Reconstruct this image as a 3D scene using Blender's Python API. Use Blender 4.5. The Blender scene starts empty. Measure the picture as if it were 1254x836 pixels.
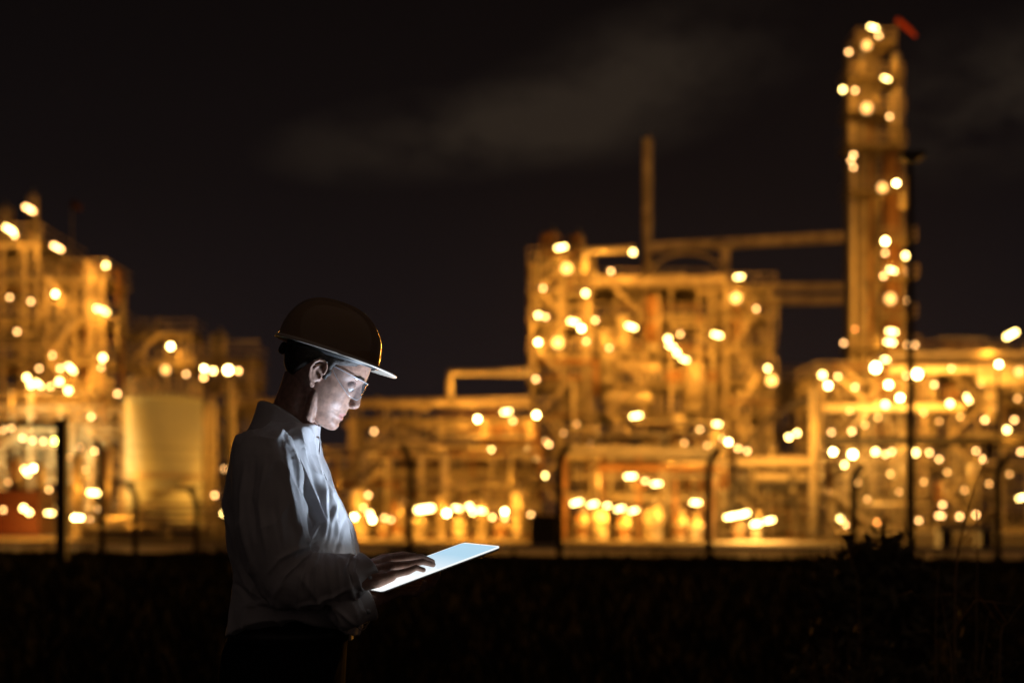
import bpy, bmesh, math, random
import numpy as np
from mathutils import Vector, Matrix, noise

random.seed(7)
SC = bpy.context.scene
COL = SC.collection
PI = math.pi
F = 1741.67          # focal length in photo pixels (50 mm on a 36 mm sensor, 1254 px wide)
HOR = 625.0          # horizon row
CAMZ = 1.31


def at(px, py, Y):
    return Vector(((px - 627.0) / F * Y, Y, CAMZ + (HOR - py) / F * Y))


# ------------------------------------------------------------------ materials
def mat(name, color, rough=.6, metal=0.0, spec=.5, var=0.0, scale=4.0, bump=0.0, bscale=40.0, coat=0.0, sss=0.0, c2=None):
    m = bpy.data.materials.new(name); m.use_nodes = True
    nt = m.node_tree; b = nt.nodes['Principled BSDF']
    b.inputs['Base Color'].default_value = (*color, 1)
    b.inputs['Roughness'].default_value = rough
    b.inputs['Metallic'].default_value = metal
    b.inputs['Specular IOR Level'].default_value = spec
    b.inputs['Coat Weight'].default_value = coat
    if sss:
        b.inputs['Subsurface Weight'].default_value = sss
        b.inputs['Subsurface Radius'].default_value = (.01, .004, .002)
        b.inputs['Subsurface Scale'].default_value = 1.0
    if var or bump:
        tc = nt.nodes.new('ShaderNodeTexCoord')
    if var:
        n = nt.nodes.new('ShaderNodeTexNoise'); n.inputs['Scale'].default_value = scale
        n.inputs['Detail'].default_value = 6
        nt.links.new(tc.outputs['Object'], n.inputs['Vector'])
        r = nt.nodes.new('ShaderNodeValToRGB')
        lo = c2 if c2 else tuple(c * (1 - var) for c in color)
        r.color_ramp.elements[0].position = .35; r.color_ramp.elements[0].color = (*lo, 1)
        r.color_ramp.elements[1].position = .65; r.color_ramp.elements[1].color = (*color, 1)
        nt.links.new(n.outputs['Fac'], r.inputs['Fac'])
        nt.links.new(r.outputs['Color'], b.inputs['Base Color'])
    if bump:
        n2 = nt.nodes.new('ShaderNodeTexNoise'); n2.inputs['Scale'].default_value = bscale
        n2.inputs['Detail'].default_value = 4
        nt.links.new(tc.outputs['Object'], n2.inputs['Vector'])
        bp = nt.nodes.new('ShaderNodeBump'); bp.inputs['Strength'].default_value = bump
        bp.inputs['Distance'].default_value = .002
        nt.links.new(n2.outputs['Fac'], bp.inputs['Height'])
        nt.links.new(bp.outputs['Normal'], b.inputs['Normal'])
    return m


def emit(name, color, strength):
    m = bpy.data.materials.new(name); m.use_nodes = True
    nt = m.node_tree
    b = nt.nodes['Principled BSDF']
    b.inputs['Base Color'].default_value = (.8, .8, .8, 1)
    b.inputs['Emission Color'].default_value = (*color, 1)
    b.inputs['Emission Strength'].default_value = strength
    m.cycles.emission_sampling = 'NONE'
    return m


M = {}
M['galv'] = mat('galvanised_steel', (.50, .45, .38), .34, .25, .5, .45, 1.2)
M['alum'] = mat('aluminium_cladding', (.62, .58, .50), .26, .55, .5, .3, .8)
M['pale'] = mat('pale_painted_steel', (.74, .70, .62), .32, 0, .5, .12, .5)
M['rust'] = mat('weathered_brown_steel', (.32, .18, .09), .5, 0, .5, .5, 1.0)
M['grey'] = mat('grey_painted_steel', (.30, .28, .25), .6, 0, .4, .3, 1.0)
M['dark'] = mat('dark_painted_steel', (.035, .032, .03), .6, 0, .3, .3, 1.0)
M['red'] = mat('red_painted_steel', (.05, .006, .004), .6, 0, .4, .3, .6)
M['tank'] = mat('tank_cream_paint', (.56, .66, .68), .6, 0, .3, .14, .25)
M['grate'] = mat('deck_grating', (.34, .31, .26), .7, 0, .3, .4, 2.0)
M['orange_cloth'] = mat('orange_windsock_cloth', (.75, .12, .03), .8, 0, .2, .1, 2.0)
M['housing'] = mat('lamp_housing', (.12, .11, .10), .5, 0, .4)
M['lamp_bright'] = emit('lit_sodium_lens', (1.0, .70, .22), 17)
M['lamp_round'] = emit('lit_round_lens', (1.0, .70, .22), 19)
M['lamp_hot'] = emit('hot_round_lens', (1.0, .72, .25), 40)
M['lamp_dim'] = emit('weak_sodium_lens', (1.0, .50, .17), 13)
M['lamp_green'] = emit('greenish_lit_lens', (.85, .9, .10), 30)
M['lamp_orange'] = emit('orange_lit_lens', (1.0, .30, .06), 8.0)
M['glint_faint'] = emit('faint_glint', (1.0, .46, .13), 6.0)  # tiny reflections, added as glowing discs in lamp form
M['lamp_soft'] = emit('soft_sodium_lens', (1.0, .50, .16), 2.2)
M['lamp_red'] = emit('red_beacon_lens', (1.0, .06, .02), .35)


# ------------------------------------------------------------------ mesh builder
class MB:
    def __init__(s):
        s.v = []; s.f = []

    def add(s, vs, fs):
        o = len(s.v)
        s.v.extend([tuple(p) for p in vs]); s.f.extend([tuple(i + o for i in f) for f in fs])
        return s

    def loft(s, rings, cap=True):
        n = len(rings[0]); vs = [p for r in rings for p in r]; fs = []
        for k in range(len(rings) - 1):
            for i in range(n):
                j = (i + 1) % n
                fs.append((k * n + i, k * n + j, (k + 1) * n + j, (k + 1) * n + i))
        if cap:
            fs.append(tuple(reversed(range(n)))); fs.append(tuple((len(rings) - 1) * n + i for i in range(n)))
        return s.add(vs, fs)

    def tube(s, path, rad, n=8, caps='flat', flat=1.0, flat_axis=None):
        P = [Vector(p) for p in path]
        R = list(rad) if hasattr(rad, '__len__') else [rad] * len(P)
        if caps == 'round':
            d0 = (P[0] - P[1]).normalized(); d1 = (P[-1] - P[-2]).normalized()
            a = [.95, .8, .5, .2]
            P = [P[0] + d0 * R[0] * k for k in a] + P + [P[-1] + d1 * R[-1] * k for k in reversed(a)]
            q = [math.sqrt(1 - k * k) for k in a]
            R = [R[0] * k for k in q] + R + [R[-1] * k for k in reversed(q)]
        up = None; rings = []
        for i, p in enumerate(P):
            if i == 0: t = P[1] - P[0]
            elif i == len(P) - 1: t = P[-1] - P[-2]
            else: t = (P[i + 1] - p).normalized() + (p - P[i - 1]).normalized()
            if t.length < 1e-9: t = Vector((0, 0, 1))
            t.normalize()
            if up is None:
                ref = Vector(flat_axis) if flat_axis else (Vector((0, 0, 1)) if abs(t.z) < .9 else Vector((0, 1, 0)))
                up = (ref - t * ref.dot(t)).normalized()
            else:
                up = (up - t * up.dot(t)).normalized()
            sd = t.cross(up)
            rings.append([p + up * (R[i] * flat * math.cos(2 * PI * k / n)) + sd * (R[i] * math.sin(2 * PI * k / n)) for k in range(n)])
        return s.loft(rings)

    def box(s, c, size, R=None):
        c = Vector(c); hx, hy, hz = size[0] / 2, size[1] / 2, size[2] / 2
        vs = [Vector((x, y, z)) for x in (-hx, hx) for y in (-hy, hy) for z in (-hz, hz)]
        if R is not None: vs = [R @ p for p in vs]
        return s.add([c + p for p in vs], [(0, 1, 3, 2), (4, 6, 7, 5), (0, 4, 5, 1), (2, 3, 7, 6), (0, 2, 6, 4), (1, 5, 7, 3)])

    def bar(s, p, q, w, h=None):
        p = Vector(p); q = Vector(q); h = h or w
        t = (q - p).normalized()
        ref = Vector((0, 0, 1)) if abs(t.z) < .95 else Vector((0, 1, 0))
        a = t.cross(ref).normalized() * (w / 2); b = a.cross(t).normalized() * (h / 2)
        r = lambda o: [o + a + b, o - a + b, o - a - b, o + a - b]
        return s.loft([r(p), r(q)])

    def lathe(s, prof, o, n=20, axis='z'):
        o = Vector(o); rings = []
        for r, h in prof:
            ring = []
            for k in range(n):
                c, d = math.cos(2 * PI * k / n), math.sin(2 * PI * k / n)
                if axis == 'z': p = Vector((r * c, r * d, h))
                elif axis == 'x': p = Vector((h, r * c, r * d))
                else: p = Vector((r * d, h, r * c))
                ring.append(o + p)
            rings.append(ring)
        return s.loft(rings)

    def ball(s, c, rx, ry=None, rz=None, R=None, n=16, m=10):
        ry = ry or rx; rz = rz or rx; c = Vector(c); rings = []
        for j in range(1, m):
            t = PI * j / m
            ring = []
            for k in range(n):
                a = 2 * PI * k / n
                p = Vector((rx * math.sin(t) * math.cos(a), ry * math.sin(t) * math.sin(a), -rz * math.cos(t)))
                if R is not None: p = R @ p
                ring.append(c + p)
            rings.append(ring)
        return s.loft(rings)

    def build(s, name, material, parent=None, smooth=False, origin=None, bevel=0):
        """one mesh object; vertices given in world space, stored relative to the parent (or the given origin)"""
        o0 = Vector(parent.location) if parent is not None else Vector(origin or (0, 0, 0))
        if parent is not None and parent.parent is not None:
            o0 = o0 + Vector(parent.parent.location)
        me = bpy.data.meshes.new(name)
        me.from_pydata([(p[0] - o0.x, p[1] - o0.y, p[2] - o0.z) for p in s.v], [], s.f)
        me.validate()
        ms = material if isinstance(material, (list, tuple)) else [material]
        for m_ in ms: me.materials.append(m_)
        if smooth:
            me.polygons.foreach_set('use_smooth', [True] * len(me.polygons))
        ob = bpy.data.objects.new(name, me); COL.objects.link(ob)
        if parent is not None: ob.parent = parent
        else: ob.location = o0
        return ob


def fix_normals(ob):
    bm = bmesh.new(); bm.from_mesh(ob.data)
    bmesh.ops.recalc_face_normals(bm, faces=bm.faces); bm.to_mesh(ob.data); bm.free()


def thing(name, loc, label, cat, group=None):
    o = bpy.data.objects.new(name, None); COL.objects.link(o)
    o.empty_display_size = .2
    o.location = loc
    o['label'] = label; o['category'] = cat
    if group: o['group'] = group
    return o


def tag(o, label, cat, group=None):
    o['label'] = label; o['category'] = cat
    if group: o['group'] = group
    return o


def remesh(mb, voxel, smooth_n=4, factor=.5):
    """merge overlapping closed shells of a builder into ONE continuous surface; returns verts, faces (numpy)"""
    me = bpy.data.meshes.new('tmp'); me.from_pydata(mb.v, [], mb.f); me.validate()
    bm = bmesh.new(); bm.from_mesh(me); bmesh.ops.recalc_face_normals(bm, faces=bm.faces); bm.to_mesh(me); bm.free()
    ob = bpy.data.objects.new('tmp', me); COL.objects.link(ob)
    md = ob.modifiers.new('r', 'REMESH'); md.mode = 'VOXEL'; md.voxel_size = voxel; md.use_smooth_shade = True
    if smooth_n:
        sm = ob.modifiers.new('s', 'SMOOTH'); sm.iterations = smooth_n; sm.factor = factor
    dg = bpy.context.evaluated_depsgraph_get()
    res = bpy.data.meshes.new_from_object(ob.evaluated_get(dg))
    bpy.data.objects.remove(ob); bpy.data.meshes.remove(me)
    return res


def mesh_np(me):
    co = np.empty(len(me.vertices) * 3, 'f'); me.vertices.foreach_get('co', co)
    no = np.empty(len(me.vertices) * 3, 'f'); me.vertices.foreach_get('normal', no)
    return co.reshape(-1, 3).astype('d'), no.reshape(-1, 3).astype('d')


def set_np(me, co):
    me.vertices.foreach_set('co', co.astype('f').ravel()); me.update()


def mesh_obj(name, me, material, parent=None, origin=None):
    o0 = Vector(parent.location) if parent is not None else Vector(origin)
    co, _ = mesh_np(me); set_np(me, co - np.array(o0))
    me.materials.clear()
    for m_ in (material if isinstance(material, (list, tuple)) else [material]): me.materials.append(m_)
    me.polygons.foreach_set('use_smooth', [True] * len(me.polygons))
    me.name = name
    ob = bpy.data.objects.new(name, me); COL.objects.link(ob)
    if parent is not None: ob.parent = parent
    else:
        ob.location = o0
    return ob
# ================================================================== CAMERA, SKY, RENDER SETTINGS
cam_d = bpy.data.cameras.new('camera'); cam = bpy.data.objects.new('camera', cam_d); COL.objects.link(cam)
cam.location = (0, 0, CAMZ); cam.rotation_euler = (PI / 2, 0, 0)
cam_d.sensor_fit = 'HORIZONTAL'; cam_d.sensor_width = 36; cam_d.lens = 50
cam_d.shift_y = (HOR - 418) / 1254
cam_d.clip_start = .1; cam_d.clip_end = 5000
cam_d.dof.use_dof = True; cam_d.dof.focus_distance = 3.28; cam_d.dof.aperture_fstop = 2.1
SC.camera = cam
SC.render.engine = 'CYCLES'
cy = SC.cycles
cy.use_denoising = True; cy.denoiser = 'OPENIMAGEDENOISE'
cy.use_adaptive_sampling = False
cy.volume_bounces = 0; cy.max_bounces = 5; cy.diffuse_bounces = 4; cy.glossy_bounces = 2; cy.transmission_bounces = 3; cy.transparent_max_bounces = 12
cy.sample_clamp_indirect = 4.0
cy.caustics_reflective = False; cy.caustics_refractive = False
SC.view_settings.view_transform = 'Standard'; SC.view_settings.look = 'None'; SC.view_settings.gamma = 1; SC.view_settings.exposure = 0

w = bpy.data.worlds.new('World'); SC.world = w; w.use_nodes = True
nt = w.node_tree; N = nt.nodes; L = nt.links
bg = N['Background']; bg.inputs['Strength'].default_value = 1.0
sky = N.new('ShaderNodeTexSky'); sky.sky_type = 'NISHITA'; sky.sun_disc = False
sky.sun_elevation = math.radians(-6); sky.sun_rotation = math.radians(200)
tc = N.new('ShaderNodeTexCoord')


def math_n(op, a, b=None, v=None, clamp=False):
    m = N.new('ShaderNodeMath'); m.operation = op; m.use_clamp = clamp
    L.new(a, m.inputs[0])
    if b is not None: L.new(b, m.inputs[1])
    if v is not None: m.inputs[1].default_value = v
    return m.outputs[0]


sep = N.new('ShaderNodeSeparateXYZ'); L.new(tc.outputs['Generated'], sep.inputs[0])
ramp = N.new('ShaderNodeValToRGB'); L.new(sep.outputs['Z'], ramp.inputs['Fac'])
els = ramp.color_ramp.elements
els[0].position = .0; els[0].color = (.0090, .0076, .0100, 1)
els[1].position = .40; els[1].color = (.0014, .0014, .0018, 1)
e = els.new(.10); e.color = (.0068, .0058, .0074, 1)
e = els.new(.22); e.color = (.0036, .0032, .0040, 1)
# two thin night clouds, warmed from below by the plant
def cloud(px, py, rx, ry, tilt, seed):
    d = Vector(((px - 627) / F, 1, (HOR - py) / F)).normalized()
    mp = N.new('ShaderNodeMapping'); mp.vector_type = 'TEXTURE'
    mp.inputs['Location'].default_value = d
    mp.inputs['Rotation'].default_value = (0, tilt, 0)
    mp.inputs['Scale'].default_value = (rx / F, .5, ry / F)
    L.new(tc.outputs['Generated'], mp.inputs['Vector'])
    nz = N.new('ShaderNodeTexNoise'); nz.inputs['Scale'].default_value = 8.5; nz.inputs['Detail'].default_value = 7; nz.inputs['Roughness'].default_value = .6
    mp2 = N.new('ShaderNodeMapping'); mp2.inputs['Location'].default_value = (seed, 0, seed); mp2.inputs['Scale'].default_value = (1, 1, 1.8)
    L.new(tc.outputs['Generated'], mp2.inputs['Vector']); L.new(mp2.outputs[0], nz.inputs['Vector'])
    ln = N.new('ShaderNodeVectorMath'); ln.operation = 'LENGTH'
    L.new(mp.outputs[0], ln.inputs[0])
    fall = math_n('SUBTRACT', ln.outputs['Value'], v=1.0); fall = math_n('MULTIPLY', fall, v=-1.0, clamp=True)
    k = math_n('SUBTRACT', nz.outputs['Fac'], v=.38); k = math_n('MULTIPLY', k, v=3.8, clamp=True)
    r = math_n('MULTIPLY', fall, k)
    return math_n('MULTIPLY', r, v=1.35, clamp=True)


c1 = cloud(775, 104, 245, 90, -.24, 2.2); c2 = cloud(1215, 120, 170, 100, -.2, 9.4); c3 = cloud(565, 165, 260, 60, -.12, 6.9)
cs = math_n('ADD', math_n('ADD', c1, c2), c3, clamp=True)
mx = N.new('ShaderNodeMix'); mx.data_type = 'RGBA'
L.new(cs, mx.inputs['Factor']); L.new(ramp.outputs['Color'], mx.inputs['A']); mx.inputs['B'].default_value = (.0205, .0152, .0112, 1)
ad = N.new('ShaderNodeMix'); ad.data_type = 'RGBA'; ad.blend_type = 'ADD'; ad.inputs['Factor'].default_value = .05
L.new(mx.outputs['Result'], ad.inputs['A']); L.new(sky.outputs['Color'], ad.inputs['B'])
L.new(ad.outputs['Result'], bg.inputs['Color'])
# broad warm fill from the camera side, added to lift the dark sides
sd = bpy.data.lights.new('fill_sun', 'SUN'); sd.energy = .08; sd.angle = math.radians(140); sd.color = (1, .68, .52)
so = bpy.data.objects.new('fill_sun', sd); COL.objects.link(so); so.rotation_euler = (math.radians(52), 0, math.radians(32))
# ================================================================== THE PLANT
def struct(ob): ob['kind'] = 'structure'; return ob


# ---- ground, road
def ground_mat():
    m = mat('dark_field_soil', (.012, .010, .007), .95, 0, .05, .6, 1.5, 1.0, 9, c2=(.004, .004, .003))
    return m
M['soil'] = ground_mat()
M['yard'] = mat('yard_gravel', (.12, .10, .075), .9, 0, .1, .4, .35)
M['road'] = mat('concrete_road', (.50, .43, .36), .8, 0, .2, .3, .5)
M['kerb'] = mat('kerb_concrete', (.40, .36, .30), .8, 0, .2, .3, .7)
g = MB(); n = 700
g.add([(-n, -60, 0), (n, -60, 0), (n, 900, 0), (-n, 900, 0)], [(0, 1, 2, 3)])
struct(g.build('ground', M['soil']))
# road edges run obliquely: nearer on the right
def edge(x, off=0.0): return 37.6 + off - .27 * x
XA, XB = -120, 120
rd = MB(); rd.add([(XA, edge(XA), .004), (XB, edge(XB), .004), (XB, edge(XB, 12), .004), (XA, edge(XA, 12), .004)], [(0, 1, 2, 3)])
struct(rd.build('road', M['road']))
jm = mat('road_joint_tar', (.02, .018, .016), .9)
jn = MB()
for k in range(-16, 26):
    x = k * 4.6; jn.add([(x, edge(x), .008), (x + .12, edge(x + .12), .008), (x + .12, edge(x + .12, 12), .008), (x, edge(x, 12), .008)], [(0, 1, 2, 3)])
struct(jn.build('road_joints', jm))
for off, nm in ((12.15, 'kerb'), (-.15, 'kerb')):
    kb = MB()
    kb.loft([[(XA, edge(XA, off - .15), 0), (XA, edge(XA, off + .15), 0), (XA, edge(XA, off + .15), .13), (XA, edge(XA, off - .15), .13)],
             [(XB, edge(XB, off - .15), 0), (XB, edge(XB, off + .15), 0), (XB, edge(XB, off + .15), .13), (XB, edge(XB, off - .15), .13)]])
    struct(kb.build(nm, M['kerb'] if off > 0 else M['dark']))
yd = MB(); yd.add([(-160, edge(-160, 13), .004), (160, edge(160, 13), .004), (160, 260, .004), (-160, 260, .004)], [(0, 1, 2, 3)])
struct(yd.build('yard', M['yard']))

RNG = random.Random(11)
NAMED = {}


# ---- generic pieces
def frame(label, cat, px0, px1, levels, Y, depth, nx, ny, m='galv', pipes=26, brace=True, group=None, name='process_frame', rail=True, cw=.24, mats=('galv', 'alum', 'rust', 'grey', 'pale'), ground=True):
    """open steel frame: columns, grated decks, railings, braces and the piping fixed to it. levels: rows in the photo, lowest first"""
    x0, x1 = at(px0, HOR, Y).x, at(px1, HOR, Y).x
    zs = [at(627, p, Y).z for p in levels]
    root = thing(name, ((x0 + x1) / 2, Y + depth / 2, 0), label, cat, group)
    xs = [x0 + (x1 - x0) * i / (nx - 1) for i in range(nx)]; ys = [Y + depth * j / (ny - 1) for j in range(ny)]
    top = zs[-1]
    for x in xs:
        for y in ys:
            MB().box((x, y, top / 2), (cw, cw, top)).build('column', M[m], root)
    for z in zs:
        d = MB(); d.box(((x0 + x1) / 2, Y + depth / 2, z), (x1 - x0 + .8, depth + .8, .07))
        for y in ys: d.box(((x0 + x1) / 2, y, z - .22), (x1 - x0, cw * .6, .26))
        for x in xs: d.box((x, Y + depth / 2, z - .24), (cw * .55, depth, .22))
        d.build('deck', M['grate'], root)
        if rail:
            r = MB()
            for h in (.55, 1.1):
                for y in (Y - .35, Y + depth + .35): r.box(((x0 + x1) / 2, y, z + h), (x1 - x0 + .8, .06, .06))
                for x in (x0 - .35, x1 + .35): r.box((x, Y + depth / 2, z + h), (.06, depth + .7, .06))
            k = max(3, int((x1 - x0) / 1.6))
            for i in range(k + 1):
                r.box((x0 - .35 + (x1 - x0 + .7) * i / k, Y - .35, z + .55), (.05, .05, 1.1))
            r.build('railing', M[m], root)
    if brace:
        zz = [0.0] + zs
        for i in range(len(zz) - 1):
            j = RNG.randrange(nx - 1)
            a, b = (xs[j], xs[j + 1]) if RNG.random() < .5 else (xs[j + 1], xs[j])
            MB().bar((a, Y - .02, zz[i]), (b, Y - .02, zz[i + 1]), .14).build('brace', M[m], root)
    # flights of stairs zig-zagging up one end, a caged ladder up the other
    if len(zs) > 2:
        zz = [0.0] + zs
        for i in range(len(zz) - 1):
            if zz[i + 1] - zz[i] < 1.2: continue
            sx = x0 + (x1 - x0) * .12; ex = sx + min((x1 - x0) * .5, (zz[i + 1] - zz[i]) * 1.1)
            if i % 2: sx, ex = ex, sx
            s = MB()
            for dy in (-.75, -1.35):
                s.bar((sx, Y + dy, zz[i]), (ex, Y + dy, zz[i + 1]), .05, .22); s.bar((sx, Y + dy, zz[i] + 1), (ex, Y + dy, zz[i + 1] + 1), .05)
            k_ = int((zz[i + 1] - zz[i]) / .25)
            for q in range(k_): s.box((sx + (ex - sx) * (q + .5) / k_, Y - 1.05, zz[i] + (zz[i + 1] - zz[i]) * (q + .5) / k_), (.26, .6, .04))
            s.build('stair', M[m], root)
        s = MB(); lx = x1 - (x1 - x0) * .1
        for dx in (-.25, .25): s.box((lx + dx, Y - .6, top / 2), (.06, .06, top))
        for q in range(int(top / .4)): s.box((lx, Y - .6, q * .4), (.5, .04, .04))
        s.build('ladder', M[m], root)
    free = 97 - len(root.children)
    pipes = max(6, min(int(pipes * 1.6), free))
    for i in range(pipes):
        mm = M[RNG.choice(mats)]
        r = RNG.choice([.06, .07, .08, .10, .12, .15, .22])
        y = Y + RNG.choice([-.25, .3, depth * .3, depth * .5])
        p = MB()
        if RNG.random() < .55:      # riser, with a turn at the top
            x = RNG.uniform(x0, x1); za = RNG.choice([0, 0] + zs[:-1]); zb = min(top + .8, za + RNG.uniform(3, 9))
            path = [(x, y, za), (x, y, zb)]
            if RNG.random() < .6: path.append((max(x0, min(x1, x + RNG.uniform(-3, 3))), y, zb + .01))
            p.tube(path, r, 10)
        else:
            z = RNG.choice(zs) + RNG.choice([-.7, .35, .8, 1.4]); xa = RNG.uniform(x0, x1 - 2); xb = min(x1 + .5, xa + RNG.uniform(2.5, 8))
            path = [(xa, y, z), (xb, y, z)]
            if RNG.random() < .6: path.append((xb, y, z - RNG.uniform(1, 3)))
            p.tube(path, r, 10)
        p.build('pipe', mm, root, True)
    return root


def vertical_vessel(label, px, Y, row_top, row_base, wpx, m='alum', cat='vessel', name='pressure_vessel', ladder=True, group=None, bands=True):
    x = at(px, HOR, Y).x; R = wpx / 2 / F * Y
    zb = max(0, at(px, row_base, Y).z); zt = at(px, row_top, Y).z
    root = thing(name, (x, Y, zb), label, cat, group)
    h = R * .5
    prof = [(R, zb + min(1.2, (zt - zb) * .15)), (R, zt - h)] + [(R * math.cos(a), zt - h + h * math.sin(a)) for a in (.3, .6, .9, 1.2, 1.45)]
    s = MB(); s.lathe(prof, (x, Y, 0), 24); s.build('shell', M[m], root, True)
    s = MB(); s.lathe([(R * .96, zb), (R * .96, zb + min(1.2, (zt - zb) * .15))], (x, Y, 0), 24); s.build('skirt', M['grey'], root, True)
    if bands:
        k = max(2, int((zt - zb) / 3.5))
        for i in range(1, k):
            z = zb + (zt - zb) * i / k
            MB().lathe([(R + .03, z), (R + .06, z + .05), (R + .06, z + .15), (R + .03, z + .2)], (x, Y, 0), 24).build('flange_ring', M['grey'], root, True)
    if ladder:
        l = MB(); lx = x - R * .5; ly = Y - R * .95
        for dx in (-.22, .22): l.box((lx + dx, ly, (zb + zt) / 2), (.05, .05, zt - zb))
        for i in range(int((zt - zb) / .5)): l.box((lx, ly, zb + .5 * i), (.44, .04, .04))
        l.build('ladder', M['galv'], root)
    s = MB(); s.tube([(x + R * .6, Y - R * .85, zb + .5), (x + R * .6, Y - R * .85, zt - .3), (x + R * .2, Y - R * .3, zt + .3)], .12, 8); s.build('side_pipe', M['alum'], root, True)
    return root


def drum(label, px0, px1, row, Y, hpx, m='pale', group=None, base=None):
    xa, xb = at(px0, HOR, Y).x, at(px1, HOR, Y).x; R = hpx / 2 / F * Y; z = at(627, row, Y).z
    zb = z - R - .6 if base is None else base
    root = thing('horizontal_drum', ((xa + xb) / 2, Y, zb), label, 'drum', group)
    h = R * .55
    prof = [(R * math.sin(a), xa + h - h * math.cos(a)) for a in (.15, .5, .9, 1.3)] + [(R, xa + h), (R, xb - h)] + [(R * math.sin(a), xb - h + h * math.cos(a)) for a in (1.3, .9, .5, .15)]
    MB().lathe(prof, (0, Y, z), 20, 'x').build('shell', M[m], root, True)
    for f in (.22, .78):
        x = xa + (xb - xa) * f
        MB().box((x, Y, (zb + z - R * .7) / 2), (.35, R * 1.5, max(.1, z - R * .7 - zb))).build('saddle', M['grey'], root)
    x = (xa + xb) / 2
    MB().tube([(x, Y, z + R * .9), (x, Y, z + R + .5)], .18, 10).build('nozzle', M['alum'], root, True)
    return root


# ---- LEFT stepped unit
YA = 92
frame('tall upper block of the stepped process unit at the left edge of the photo', 'steel frame', -80, 46, [612, 560, 500, 440, 390, 340, 297], YA, 9, 4, 3, pipes=40)
frame('lower right-hand step of the left process unit, beside the gap of night sky', 'steel frame', 58, 126, [600, 545, 492, 440, 392, 340], YA - 1, 5, 3, 2, pipes=24)
vertical_vessel('slim vessel rising above the roof of the stepped left unit', 40, YA + 5, 238, 297, 14, 'galv', ladder=False)
vertical_vessel('short wide vessel on the roof at the far left edge', 6, YA + 5, 252, 297, 22, 'galv', ladder=False)
vertical_vessel('pale upright cylinder on the right step of the left unit, upper of two', 122, YA + .3, 376, 410, 13, 'pale', ladder=False, bands=False)
vertical_vessel('pale upright cylinder on the right step of the left unit, lower of two', 120, YA + .3, 434, 468, 15, 'pale', ladder=False, bands=False)
vertical_vessel('bright vertical vessel inside the left unit beside its middle deck', 84, YA + .6, 358, 395, 10, 'pale', ladder=False, bands=False)
drum('long horizontal drum on a middle deck of the left unit', 15, 70, 425, YA + 3, 20, 'galv')
drum('horizontal drum above the gate post in the left unit', 60, 118, 476, YA + .8, 17, 'alum')
frame('low pipe bridge frame crossing in front of the left unit', 'steel frame', -40, 150, [640, 575, 522, 497], YA - 6, 4, 6, 2, pipes=46, rail=False, name='pipe_rack')
for i, (px, w, t) in enumerate([(20, 15, 560), (50, 12, 568), (95, 16, 556), (131, 15, 548)]):
    vertical_vessel('upright vessel under the left pipe bridge, %s from the left' % ['first', 'second', 'third', 'fourth'][i], px, 70, t, 655, w, ['rust', 'alum', 'galv', 'rust'][i], ladder=False, group='vessels under the left pipe bridge')
# red container at far left
rc = thing('shipping_container', at(0, HOR, 70).xy.to_3d(), 'dull red steel container on the ground at the far left edge', 'container')
MB().box((at(0, HOR, 70).x - .3, 70, 1.2), (5.2, 2.4, 2.2)).build('body', M['red'], rc)
for sx in (-1.3, 1.3): MB().box((at(0, HOR, 70).x - .3 + sx, 68.78, 1.2), (2.3, .06, 2.0)).build('door', M['red'], rc)

# ---- open frame behind the tank
frame('small open cube-shaped frame standing behind the pale tank', 'steel frame', 150, 233, [600, 540, 492, 449, 408], 118, 4, 4, 2, pipes=6)
for i, px in enumerate((168, 178, 192)):
    vertical_vessel('thin vent pipe on the roof of the frame behind the tank, %s from the left' % ['first', 'second', 'third'][i], px, 121, 393 + 3 * (i % 2), 408, 5, 'galv', ladder=False, bands=False, group='vent pipes on the frame behind the tank')

# ---- pale storage tank
YT = 84
tx = at(201, HOR, YT).x; tR = 46 / F * YT; tz = at(211, 491, YT).z
tank = thing('storage_tank', (tx, YT, 0), 'large pale yellowish storage tank behind the worker\'s back', 'tank')
MB().lathe([(tR, 0), (tR, tz)], (tx, YT, 0), 64).build('shell', M['tank'], tank, True)
MB().lathe([(tR + .02, tz), (tR + .10, tz + .04), (tR * .6, tz + .35), (tR * .05, tz + .55)], (tx, YT, 0), 64).build('roof', M['tank'], tank, True)
zb = at(211, 586, YT).z
MB().lathe([(tR + .004, zb), (tR + .09, zb + .03), (tR + .09, zb + .25), (tR + .004, zb + .28)], (tx, YT, 0), 64).build('wind_girder', M['galv'], tank, True)
r = MB()
for k in range(40):
    a = 2 * PI * k / 40
    r.box((tx + tR * math.cos(a), YT + tR * math.sin(a), tz + .55), (.06, .06, 1.1))
for h in (.6, 1.1):
    r.tube([(tx + tR * math.cos(2 * PI * k / 40), YT + tR * math.sin(2 * PI * k / 40), tz + h) for k in range(41)], .035, 5)
r.build('railing', M['alum'], tank)
st = MB()                                       # stair climbing round the shell
for k in range(26):
    a = math.radians(-150 + k * 4.4); rr = tR + .55
    st.box((tx + rr * math.cos(a), YT + rr * math.sin(a), .2 + k * zb / 26), (.75, .75, .06), Matrix.Rotation(a, 3, 'Z'))
st.build('stair', M['grey'], tank)
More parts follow.
